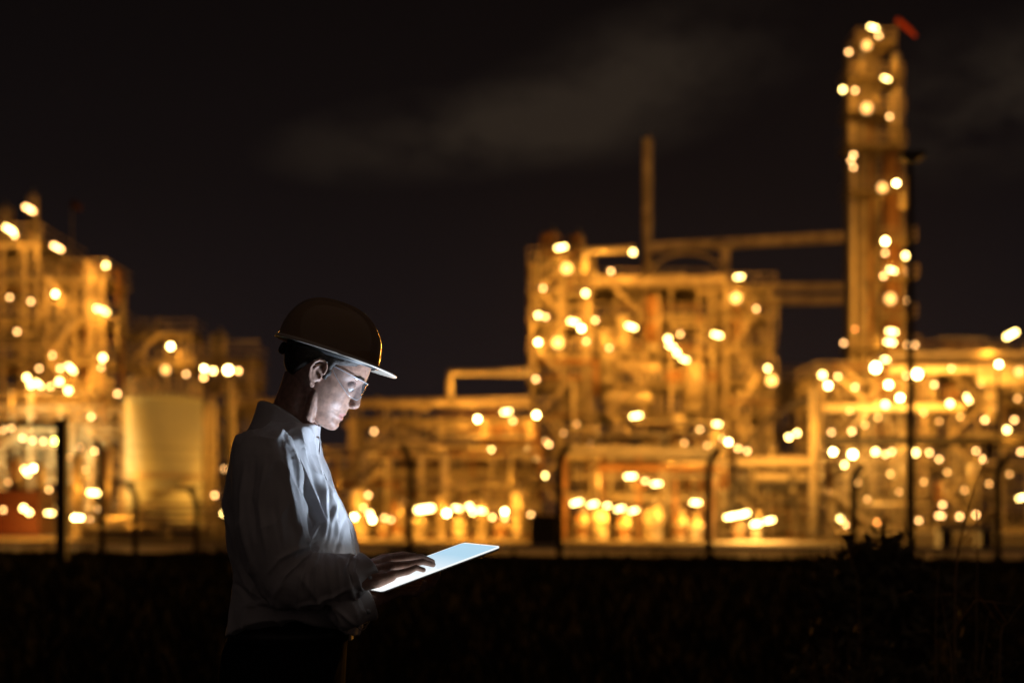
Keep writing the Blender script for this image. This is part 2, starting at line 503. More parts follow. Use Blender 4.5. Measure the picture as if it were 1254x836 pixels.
# faded stock number painted on the shell: unreadable smudge in the photograph
sm = MB()
for k in range(9):
    a = math.radians(-97 + k * 2.1); rr = tR + .012
    if k in (4,): continue
    sm.box((tx + rr * math.cos(a), YT + rr * math.sin(a), at(211, 604, YT).z), (.01, .12, .34), Matrix.Rotation(a, 3, 'Z'))
sm.build('faded_marking', mat('faded_marking_paint', (.25, .23, .15), .8), tank)
for i, (px, w, t) in enumerate([(248, 9, 500), (259, 13, 492), (284, 9, 470)]):
    vertical_vessel('tall thin pipe riser at the tank\'s right side, %s from the tank' % ['first', 'second', 'third'][i], px, YT + 1 + i, t, 650, w, 'pale', name='pipe_riser', cat='pipe', ladder=False, bands=False, group='pipe risers beside the tank')
frame('low walkway frame with stair rails in front of the pale tank', 'steel frame', 100, 300, [655, 646], 66, 3, 6, 2, pipes=10, name='walkway', m='grey', cw=.14)

# ---- shrub-like process clutter between tank and worker
frame('slender frame with vessels rising left of the worker\'s head', 'steel frame', 247, 310, [640, 590, 540, 500, 468, 440], 112, 4, 3, 2, pipes=10)
vertical_vessel('dim upright vessel topping the slender frame behind the lamp pole', 268, 114, 406, 462, 20, 'grey', ladder=False)

# ---- central-left pipe rack with its header line and the square loop
YR = 100
def rack_line(label, pts, wpx, m, Y, cat='pipe', name='pipe_line'):
    P = [at(x, y, Y) for x, y in pts]; Rr = wpx / 2 / F * Y
    root = thing(name, P[0], label, cat)
    MB().tube(P, Rr, 14).build('run', M[m], root, True)
    for a, b in zip(P[:-1], P[1:]):
        k = int((b - a).length / 7)
        for i in range(1, k + 1):
            q = a.lerp(b, i / (k + 1)); d = (b - a).normalized()
            MB().tube([q - d * .08, q + d * .08], Rr * 1.35, 14).build('flange', M['grey'], root, True)
    return root
rack_line('thick horizontal pipe running from the worker\'s face to the central unit', [(276, 495), (648, 492)], 13, 'galv', YR)
rack_line('square expansion loop of pipe above the thick horizontal pipe', [(551, 491), (551, 456), (650, 456)], 11, 'alum', YR - 1)
rack_line('thinner horizontal pipe below the thick one, crossing the rack', [(420, 520), (652, 524)], 8, 'galv', YR)
rack_line('diagonal pipe sloping down through the pipe rack', [(478, 522), (560, 560)], 8, 'galv', YR - 1.5)
frame('long pipe rack between the worker and the central unit', 'steel frame', 432, 648, [640, 606, 572, 540, 512], YR, 6, 5, 2, pipes=56, name='pipe_rack', rail=False, cw=.55)
frame('yard pipework in front of the long pipe rack', 'steel frame', 400, 650, [640, 612, 575], 70, 4, 6, 2, pipes=50, name='pipe_manifold', cw=.2, mats=('pale', 'alum', 'rust'))
for i, (px, w, t, m) in enumerate([(440, 20, 596, 'pale'), (468, 13, 640, 'rust'), (486, 16, 612, 'rust'), (512, 19, 628, 'alum'), (540, 12, 605, 'galv'), (562, 17, 632, 'pale'), (590, 15, 610, 'alum'), (614, 18, 634, 'rust'), (634, 16, 600, 'pale')]):
    vertical_vessel('upright pump vessel in the yard right of the worker, %s from the left' % ['first', 'second', 'third', 'fourth', 'fifth', 'sixth', 'seventh', 'eighth', 'ninth'][i], px, 67, t, 664, w, m, ladder=False, group='pump vessels in front of the pipe rack')
# dark equipment box at the road's far side
bx = thing('control_cabinet', at(665, HOR, 52).xy.to_3d(), 'dark square cabinet at the roadside below the central unit', 'cabinet')
c = at(665, HOR, 52)
MB().box((c.x, 52, .62), (.95, .6, 1.05)).build('body', M['dark'], bx)
MB().box((c.x, 52, .05), (1.1, .75, .1)).build('plinth', M['kerb'], bx)
MB().box((c.x, 51.68, .66), (.82, .04, .85)).build('door', M['dark'], bx)

# ---- CENTRE unit
YC = 112
frame('left block of the central process unit, under the machinery roof', 'steel frame', 652, 722, [630, 590, 548, 505, 468, 432, 395, 358, 322], YC, 8, 3, 3, pipes=46)
frame('main block of the central process unit, between chimney and left block', 'steel frame', 722, 888, [632, 596, 552, 505, 468, 430, 388, 347], YC + 2, 10, 6, 3, pipes=58)
frame('right block of the central process unit, under the double bridge pipes', 'steel frame', 889, 944, [632, 596, 552, 505, 465, 425, 386, 352], YC + 1, 8, 3, 3, pipes=42)
vertical_vessel('round machinery drum on the roof of the central unit, left of two', 674, YC + 3, 284, 324, 26, 'rust', ladder=False)
vertical_vessel('round machinery drum on the roof of the central unit, right of two', 706, YC + 4, 286, 322, 20, 'rust', ladder=False)
vertical_vessel('thin tall chimney rising from the central process unit', 793, YC + 8, 168, 640, 13, 'galv', name='chimney', cat='chimney', ladder=False)
rack_line('roof pipe turning down at its left end over the central unit', [(716, 335), (716, 308), (776, 305)], 11, 'alum', YC - .8)
def girder(label, a, b, hpx, Y, m='galv'):
    A, B_ = at(*a, Y), at(*b, Y); h = hpx / F * Y
    root = thing('girder', A, label, 'girder')
    MB().bar(A, B_, h * .55, h).build('web', M[m], root)
    for s in (-1, 1): MB().bar(A + Vector((0, 0, s * h * .5)), B_ + Vector((0, 0, s * h * .5)), h * .8, h * .12).build('chord', M[m], root)
    return root
girder('bridge girder rising from the chimney to the tall tower', (790, 304), (1034, 290), 11, YC + 6, 'galv')
girder('upper one of the two level bridge pipes between central unit and tower', (932, 352), (1033, 351), 9, YC + 6, 'galv')
girder('lower one of the two level bridge pipes between central unit and tower', (932, 368), (1033, 367), 10, YC + 6, 'galv')
girder('level girder across the top of the central unit at chimney foot', (722, 344), (890, 343), 10, YC + .5, 'galv')
pr = thing('support_post', at(888, HOR, YC + 5).xy.to_3d(), 'tall post carrying the bridge girder over the central unit', 'post')
q = at(888, 300, YC + 5); MB().box((q.x, q.y, q.z / 2), (.75, .5, q.z)).build('shaft', M['galv'], pr); MB().box((q.x, q.y, q.z - .2), (1.5, .8, .35)).build('head', M['galv'], pr)
ar = thing('arched_brace', at(842, 330, YC + 5), 'arched brace under the bridge girder beside the chimney', 'brace')
pa = [at(842 + 48 * math.cos(t), 342 - 32 * math.sin(t), YC + 5) for t in [PI * k / 14 for k in range(15)]]
MB().tube(pa, .16, 10).build('arch', M['galv'], ar, True); MB().bar(at(795, 342, YC + 5), at(889, 342, YC + 5), .3).build('tie', M['galv'], ar)
for i, (px, t, b, w, m, lab) in enumerate([
        (683, 408, 432, 17, 'pale', 'short bright vessel on an upper deck of the left block of the central unit'),
        (740, 400, 470, 24, 'alum', 'stout vessel glowing on the main block of the central unit below the roof pipe'),
        (764, 385, 430, 16, 'pale', 'pale vessel beside the bright oval lamp high on the central unit'),
        (800, 360, 430, 20, 'rust', 'brownish vessel just right of the chimney on the central unit'),
        (850, 440, 505, 26, 'galv', 'wide vessel low on the right half of the central unit'),
        (905, 375, 425, 18, 'rust', 'narrow brown vessel high on the right block of the central unit'),
        (926, 360, 392, 9, 'pale', 'slim pale cylinder on the right edge of the central unit'),
        (832, 508, 552, 18, 'pale', 'pale vessel glowing above the lamp shed of the central unit'),
        (700, 470, 505, 26, 'alum', 'wide low vessel at mid height of the left block of the central unit')]):
    vertical_vessel(lab, px, YC + 1.6, t, b, w, m, ladder=False)
drum('fat horizontal drum across the middle of the central unit', 735, 800, 488, YC + 2.2, 24, 'alum')
drum('horizontal drum on the central unit left of the stair of lamps', 742, 812, 450, YC + 2.2, 18, 'galv')
drum('horizontal drum on the right half of the central unit below the stair of lamps', 815, 880, 462, YC + 2.2, 20, 'rust')

# ---- the low open shed in front of it
YS = 66
frame('low open shed with rows of lamps in front of the central unit', 'steel frame', 692, 872, [604, 553], YS, 8, 5, 3, pipes=26, name='open_shed', m='rust', rail=False, mats=('rust', 'grey', 'alum'))
girder('long olive eaves beam of the low open shed', (690, 551), (872, 555), 11, YS - .5, 'grey')
for i, (px, w, t, m) in enumerate([(712, 14, 628, 'rust'), (735, 18, 624, 'pale'), (764, 15, 632, 'rust'), (800, 22, 620, 'grey'), (832, 14, 630, 'rust'), (850, 18, 636, 'grey'), (905, 15, 640, 'rust'), (926, 12, 636, 'pale')]):
    vertical_vessel('squat pump vessel on the ground around the low shed, %s from the left' % ['first', 'second', 'third', 'fourth', 'fifth', 'sixth', 'seventh', 'eighth'][i], px, YS - 2, t, 664, w, m, ladder=False, group='pump vessels around the low shed')

# ---- right of the shed: white drums and white column
YW = 70
drum('upper of two long pale horizontal drums right of the fence post', 900, 992, 565, YW, 14, 'pale')
drum('lower of two long pale horizontal drums right of the fence post', 902, 990, 583, YW + 1, 13, 'pale')
vertical_vessel('tall slim whitish column at the left end of the right unit', 996, YW, 474, 660, 11, 'pale', ladder=False, name='pipe_riser', cat='pipe', bands=False)
frame('open pipe frame holding the pale drums left of the right unit', 'steel frame', 884, 1002, [640, 608, 592], YW + 3, 6, 5, 2, pipes=34, cw=.2)
rack_line('curved pipe sweeping down above the pale drums', [(905, 556), (922, 535), (945, 512), (975, 494), (998, 488)], 8, 'alum', YW + 6)
frame('background pipework behind the pale drums, under the bridge pipes', 'steel frame', 940, 1032, [620, 575, 530, 488, 468], 124, 6, 4, 2, pipes=40)

# ---- TALL TOWER
YV = 140
sc_ = YV / F
tw = thing('distillation_tower', at(1054, HOR, YV).xy.to_3d(), 'tallest distillation tower, ringed by lit platforms, at the right of the photo', 'tower')
cx = at(1054, HOR, YV).x; R = 20 * sc_
def tz_(row): return at(627, row, YV).z
MB().lathe([(R * 1.12, 0), (R * 1.12, tz_(560)), (R, tz_(545)), (R, tz_(62)), (R * .9, tz_(55)), (R * .5, tz_(50)), (R * .1, tz_(48))], (cx, YV, 0), 32).build('shell', M['grey'], tw, True)
for px, row0, w, m in ((1087, 188, 22, 'rust'), (1039, 60, 8, 'pale'), (1080, 210, 7, 'pale'), (1100, 92, 6, 'galv'), (1048, 190, 5, 'galv'), (1061, 150, 6, 'rust'), (1071, 240, 5, 'alum'), (1095, 250, 5, 'pale'), (1055, 300, 4, 'alum')):
    x = at(px, HOR, YV).x; rr = w / 2 * sc_
    MB().tube([(x, YV - R * .9, 0), (x, YV - R * .9, tz_(row0))], rr, 14).build('riser_pipe', M[m], tw, True)
for row, l, r_ in ((62, 1040, 1088), (104, 1032, 1097), (146, 1032, 1099), (186, 1031, 1100), (240, 1034, 1100), (300, 1070, 1112), (345, 1070, 1114), (392, 1070, 1112), (430, 1032, 1116), (480, 1024, 1120)):
    z = tz_(row); xa, xb = at(l, HOR, YV).x, at(r_, HOR, YV).x
    p = MB(); p.box(((xa + xb) / 2, YV - R * .3, z), (xb - xa, R * 3.0, .15))
    for k in range(6): p.bar((xa + (xb - xa) * k / 5, YV - R * 1.7, z), (cx, YV - R * .3, z - 1.6), .12)
    pl_ = p.build('platform', M['grate'], tw)
    q = MB()
    for h in (.6, 1.2):
        q.box(((xa + xb) / 2, YV - R * 1.78, z + h), (xb - xa, .08, .08))
        for x in (xa, xb): q.box((x, YV - R * .3, z + h), (.08, R * 3, .08))
    for k in range(9): q.box((xa + (xb - xa) * k / 8, YV - R * 1.78, z + .6), (.07, .07, 1.2))
    q.build('railing', M['galv'], pl_)
l = MB()
for dx in (-.3, .3): l.box((at(1068, HOR, YV).x + dx, YV - R * 1.1, tz_(60) / 2), (.07, .07, tz_(60)))
for k in range(int(tz_(60) / .6)): l.box((at(1068, HOR, YV).x, YV - R * 1.1, .6 * k), (.6, .05, .05))
l.build('ladder', M['galv'], tw)
MB().tube([(at(1056, 60, YV).x, YV, tz_(52)), (at(1056, 60, YV).x, YV, tz_(44)), (at(1063, 50, YV).x, YV - .6, tz_(44)), (at(1066, 50, YV).x, YV - 1, tz_(62))], .5, 12).build('overhead_line', M['alum'], tw, True)
for px, t, b in ((1090, 72, 100), (1093, 112, 184), (1086, 120, 182), (1098, 236, 262), (1047, 68, 100)):
    MB().lathe([(.55, tz_(b)), (.55, tz_(t) - .3), (.1, tz_(t))], (at(px, HOR, YV).x, YV - R * 1.35, 0), 14).build('reflux_pot', M['alum'], tw, True)
ws = thing('windsock', at(1098, 24, YV - 1), 'orange-red windsock hanging beside the top of the tall tower', 'windsock')
P = [at(1098, 24, YV - 1), at(1106, 30, YV - 1), at(1114, 37, YV - 1), at(1122, 45, YV - 1)]
MB().tube(P, [.26, .24, .2, .14], 14).build('sock', M['orange_cloth'], ws, True)
MB().tube([at(1098, 24, YV - 1), at(1097.5, 62, YV - 1)], .07, 8).build('mast', M['galv'], ws, True)
w2 = thing('windsock', at(89, 249, YA + 12), 'very dim reddish windsock on the roof of the left unit', 'windsock')
MB().tube([at(88, 249, YA + 12), at(93, 252, YA + 12), at(99, 256, YA + 12)], [.3, .26, .2], 12).build('sock', M['red'], w2, True)
MB().tube([at(88, 249, YA + 12), at(88, 640, YA + 12)], .06, 8).build('mast', M['galv'], w2, True)

# ---- RIGHT unit
YD = 104
frame('broad right-hand process unit around the foot of the tall tower', 'steel frame', 1006, 1132, [640, 606, 572, 538, 490, 462], YD, 8, 5, 3, pipes=58)
frame('long pipe rack at the right edge of the photo', 'steel frame', 1134, 1290, [640, 606, 572, 538, 490, 452, 436], YD + 2, 8, 6, 3, pipes=50, name='pipe_rack')
girder('thick level beam along the top of the right-hand pipe rack', (1088, 436), (1290, 434), 9, YD - .4, 'alum')
rack_line('long lit pipe below the top beam of the right-hand rack', [(1090, 452), (1290, 450)], 11, 'pale', YD - 1)
rack_line('bright pipe at mid height of the right-hand unit', [(1010, 500), (1180, 498)], 10, 'pale', YD - 1.4)
girder('dark walkway beam across the right-hand unit', (1006, 540), (1290, 540), 9, YD - 3, 'dark')
for i, (px, t, b, w, m, lab) in enumerate([
        (1073, 436, 468, 15, 'pale', 'bright upright vessel at the foot of the tall tower'),
        (1044, 540, 575, 14, 'pale', 'pale vessel left of the dark lamp post at mid height of the right unit'),
        (1066, 500, 538, 15, 'alum', 'vessel on the middle deck of the right unit below the tower'),
        (1093, 545, 606, 18, 'galv', 'stout vessel under the dark walkway beside the lamp post'),
        (1140, 455, 538, 13, 'alum', 'slim vessel just right of the dark lamp post'),
        (1164, 470, 490, 24, 'rust', 'round brown vessel high on the right-hand rack'),
        (1190, 560, 650, 20, 'alum', 'tall vessel on the ground in the right-hand rack'),
        (1212, 470, 520, 16, 'pale', 'pale vessel high on the right-hand rack beside the small pole lamp'),
        (1240, 440, 480, 30, 'rust', 'wide brown vessel at the upper right edge of the photo'),
        (1020, 600, 655, 17, 'pale', 'pale ground vessel left of the bush'),
        (1060, 612, 655, 16, 'rust', 'brown ground vessel just behind the bush'),
        (1150, 590, 650, 15, 'rust', 'brown ground vessel right of the lamp post'),
        (1110, 480, 500, 18, 'pale', 'squat pale vessel on the deck beside the lamp post')]):
    vertical_vessel(lab, px, YD + 1.2, t, b, w, m, ladder=False)
drum('pale roof drum at the upper right, behind the pole lamp', 1196, 1262, 462, YD - 1, 20, 'pale')
# low concrete plinth seen to the right of the bush
bc = at(1180, HOR, 50)
cb = thing('concrete_bench', (bc.x, 50, 0), 'low concrete slab on dark legs at the roadside, right of the bush', 'slab')
MB().box((bc.x, 50, .72), (2.0, .9, .22)).build('top', M['kerb'], cb)
for s in (-.7, .7): MB().box((bc.x + s, 50, .3), (.4, .7, .6)).build('leg', M['dark'], cb)

# ---- fences and dark posts by the road
def cranked_post(px, row_top, Y, wpx, lean, parent, foot=0.0):
    w = wpx / F * Y; b = at(px, HOR, Y); t = at(px, row_top, Y); k = t.z - .45
    P = [(b.x, Y, foot), (b.x, Y, k * .6), (b.x, Y, k), (b.x + lean * .07, Y - .02, k + .20), (b.x + lean * .24, Y - .05, k + .45)]
    return MB().tube(P, w / 2, 10).build('post', M['dark'], parent, True)
fn = thing('boundary_fence', (at(685, HOR, 37).x, 37, 0), 'dark chain fence with cranked posts along the near edge of the road', 'fence')
FX = [(-55, 560), (125, 537), (320, 545), (502, 545), (685, 545), (868, 549), (1045, 568), (1222, 557), (1400, 550)]
pts_ = []
for px, top in FX:
    k = (px - 627) / F; Y = 37.2 / (1 + .27 * k)
    cranked_post(px, top, Y, 8.5 if px > 600 else 7.5, 1 if px > 600 else -1, fn); pts_.append(at(px, top + 8, Y))
for dz in (0, -.28, -1.0, -1.8, -2.5):
    MB().tube([p + Vector((0, 0, dz)) for p in pts_], .008, 5).build('wire', M['dark'], fn)
f2 = thing('fence_panel', (at(203, HOR, 41).x, 41, 0), 'shorter pair of cranked posts in front of the pale tank', 'fence')
cranked_post(166, 590, 41, 7, -1, f2); cranked_post(241, 597, 41.5, 7, -1, f2)
MB().tube([at(140, 592, 41), at(166, 592, 41)], .06, 8).build('top_arm', M['dark'], f2); MB().tube([at(216, 598, 41.5), at(241, 598, 41.5)], .06, 8).build('top_arm', M['dark'], f2)
MB().tube([at(166, 640, 41), at(241, 642, 41.5)], .03, 6).build('rail', M['dark'], f2)
gp_ = thing('gate_post', (at(76, HOR, 34).x, 34, 0), 'thick dark gate post with a crossbar at the lower left', 'gate post')
x = at(76, HOR, 34).x; z = at(76, 516, 34).z
MB().box((x, 34, z / 2), (.24, .24, z)).build('post', M['dark'], gp_)
MB().box((x - 1.35, 34, at(76, 519, 34).z), (2.46, .13, .13)).build('crossbar', M['dark'], gp_)
MB().box((x, 34, z + .03), (.30, .30, .06)).build('cap', M['dark'], gp_)

def mast(px, row_top, Y, w, label, name='lamp_post', head=True, arm=0):
    b = at(px, HOR, Y); z = at(px, row_top, Y).z
    root = thing(name, (b.x, Y, 0), label, 'lamp post')
    MB().tube([(b.x, Y, 0), (b.x, Y, z * .5), (b.x, Y, z)], [w * 1.25, w, w * .75], 12).build('shaft', M['dark'], root, True)
    MB().lathe([(w * 2.6, 0), (w * 2.6, .05), (w * 1.5, .09), (w * 1.4, .5)], (b.x, Y, 0), 14).build('base', M['dark'], root, True)
    if head:
        MB().box((b.x, Y - .02, z + .02), (.62, .5, .16)).build('lamp_head', M['dark'], root)
        MB().ball((b.x, Y - .02, z - .08), .2, .18, .1).build('lamp_glass', M['strapglass'], root, True)
    return root
M['strapglass'] = mat('unlit_lamp_glass', (.12, .12, .12), .1)
mast(1115, 192, 38, .095, 'tall thin dark lamp post, unlit, in front of the tower')
mast(1222, 452, 46, .055, 'short thin pole carrying one small lit lamp near the right edge', head=False)
mast(279, 448, 78, .16, 'lit lamp pole standing between the tank and the worker\'s head', head=False)

# ---- thin night haze glowing round the lamps
hz = MB(); hz.box((0, 420, 31), (1420, 980, 64))
hzo = hz.build('haze', bpy.data.materials.new('thin_night_haze')); hzo['kind'] = 'stuff'
hm = hzo.data.materials[0]; hm.use_nodes = True; hn = hm.node_tree; hn.nodes.clear()
ho_ = hn.nodes.new('ShaderNodeOutputMaterial'); hv = hn.nodes.new('ShaderNodeVolumePrincipled')
hv.inputs['Density'].default_value = .00010; hv.inputs['Color'].default_value = (.9, .9, .9, 1); hv.inputs['Anisotropy'].default_value = .4
hn.links.new(hv.outputs[0], ho_.inputs['Volume'])
# ================================================================== LAMPS
ORD = ['first', 'second', 'third', 'fourth', 'fifth', 'sixth', 'seventh', 'eighth', 'ninth', 'tenth', 'eleventh', 'twelfth']
LT = {}


def lamp_meshes():
    # round bulkhead lamp: unit lens diameter 1
    mb = MB(); mb.ball((0, -.12, 0), .5, .34, .5, None, 16, 8); LT['round'] = mb
    mb = MB(); mb.lathe([(.36, .55), (.58, .40), (.62, -.02), (.55, -.05), (.50, .02)], (0, 0, 0), 16, 'y'); LT['round_h'] = mb
    # long fixture: length 1 unit
    mb = MB(); mb.tube([(-.42, -.04, 0), (.42, -.04, 0)], .16, 12, 'round'); LT['long'] = mb
    mb = MB(); mb.loft([[(x, .20, .13), (x, .20, -.13), (x, .02, -.19), (x, -.06, .20)] for x in (-.62, .62)]); LT['long_h'] = mb
    mb = MB(); mb.bar((0, .3, 0), (0, 1.6, .05), .12); LT['arm'] = mb


lamp_meshes()
PROTO = {}


def proto(shape, mname):
    key = (shape, mname)
    if key not in PROTO:
        def me(mb, m, sm):
            d = bpy.data.meshes.new('lens' if m is not M['housing'] else 'housing'); d.from_pydata(mb.v, [], mb.f); d.validate()
            bm = bmesh.new(); bm.from_mesh(d); bmesh.ops.recalc_face_normals(bm, faces=bm.faces); bm.to_mesh(d); bm.free()
            d.materials.append(m)
            if sm: d.polygons.foreach_set('use_smooth', [True] * len(d.polygons))
            return d
        PROTO[key] = (me(LT[shape], M[mname], True), me(LT[shape + '_h'], M['housing'], False), me(LT['arm'], M['housing'], False))
    return PROTO[key]


LIGHTS = []
SODIUM = (1.0, .365, .034)


def lamp(px, py, Y, kind, label, group, lenpx=0, ang=0, size=None, power=None):
    bright = kind in 'BLS'
    shape = 'long' if lenpx else 'round'
    mname = {'B': 'lamp_round', 'L': 'lamp_bright', 'S': 'lamp_hot', 'D': 'lamp_dim', 'Y': 'lamp_green', 'O': 'lamp_orange', 'P': 'lamp_soft', 'F': 'glint_faint'}[kind]
    if kind == 'B' and RNG.random() < .35: mname = 'lamp_hot'
    d = size or {'B': 5.2, 'S': 8.5, 'D': 3.8, 'L': 0, 'Y': 5.6, 'O': 3.6, 'P': 11, 'F': 3.5}[kind] * RNG.uniform(.82, 1.15)
    sc = (lenpx if lenpx else d) / F * Y
    r = thing('flood_lamp' if lenpx else 'bulkhead_lamp', at(px, py, Y), label, 'lamp', group)
    r.scale = (sc, min(sc, .9), sc)
    if lenpx: r.rotation_euler = (0, math.radians(ang), 0)
    for nm, me in zip(('lens', 'housing', 'arm'), proto(shape, mname)):
        c = bpy.data.objects.new(nm, me); COL.objects.link(c); c.parent = r
    p = power or {'B': .8, 'L': 1.1, 'S': 1.6, 'Y': 2.6, 'D': .13, 'O': .1, 'P': .25, 'F': .14}[kind]
    if kind in 'BLSYP' or RNG.random() < .45:
        col = SODIUM if kind != 'Y' else (1.0, .78, .30)
        if 1000 < px < 1140 and 480 < py < 600 or 885 < px < 960 and py > 600: col = (1.0, .47, .085)   # whiter lamps here
        LIGHTS.append((at(px, py, Y) + Vector((RNG.uniform(-.3, .3), -1.7, -.4)), p * {'dim': .55, 'hot': 2.2, 'drum': 3.0}.get(YSCALE, 1), Y, col))


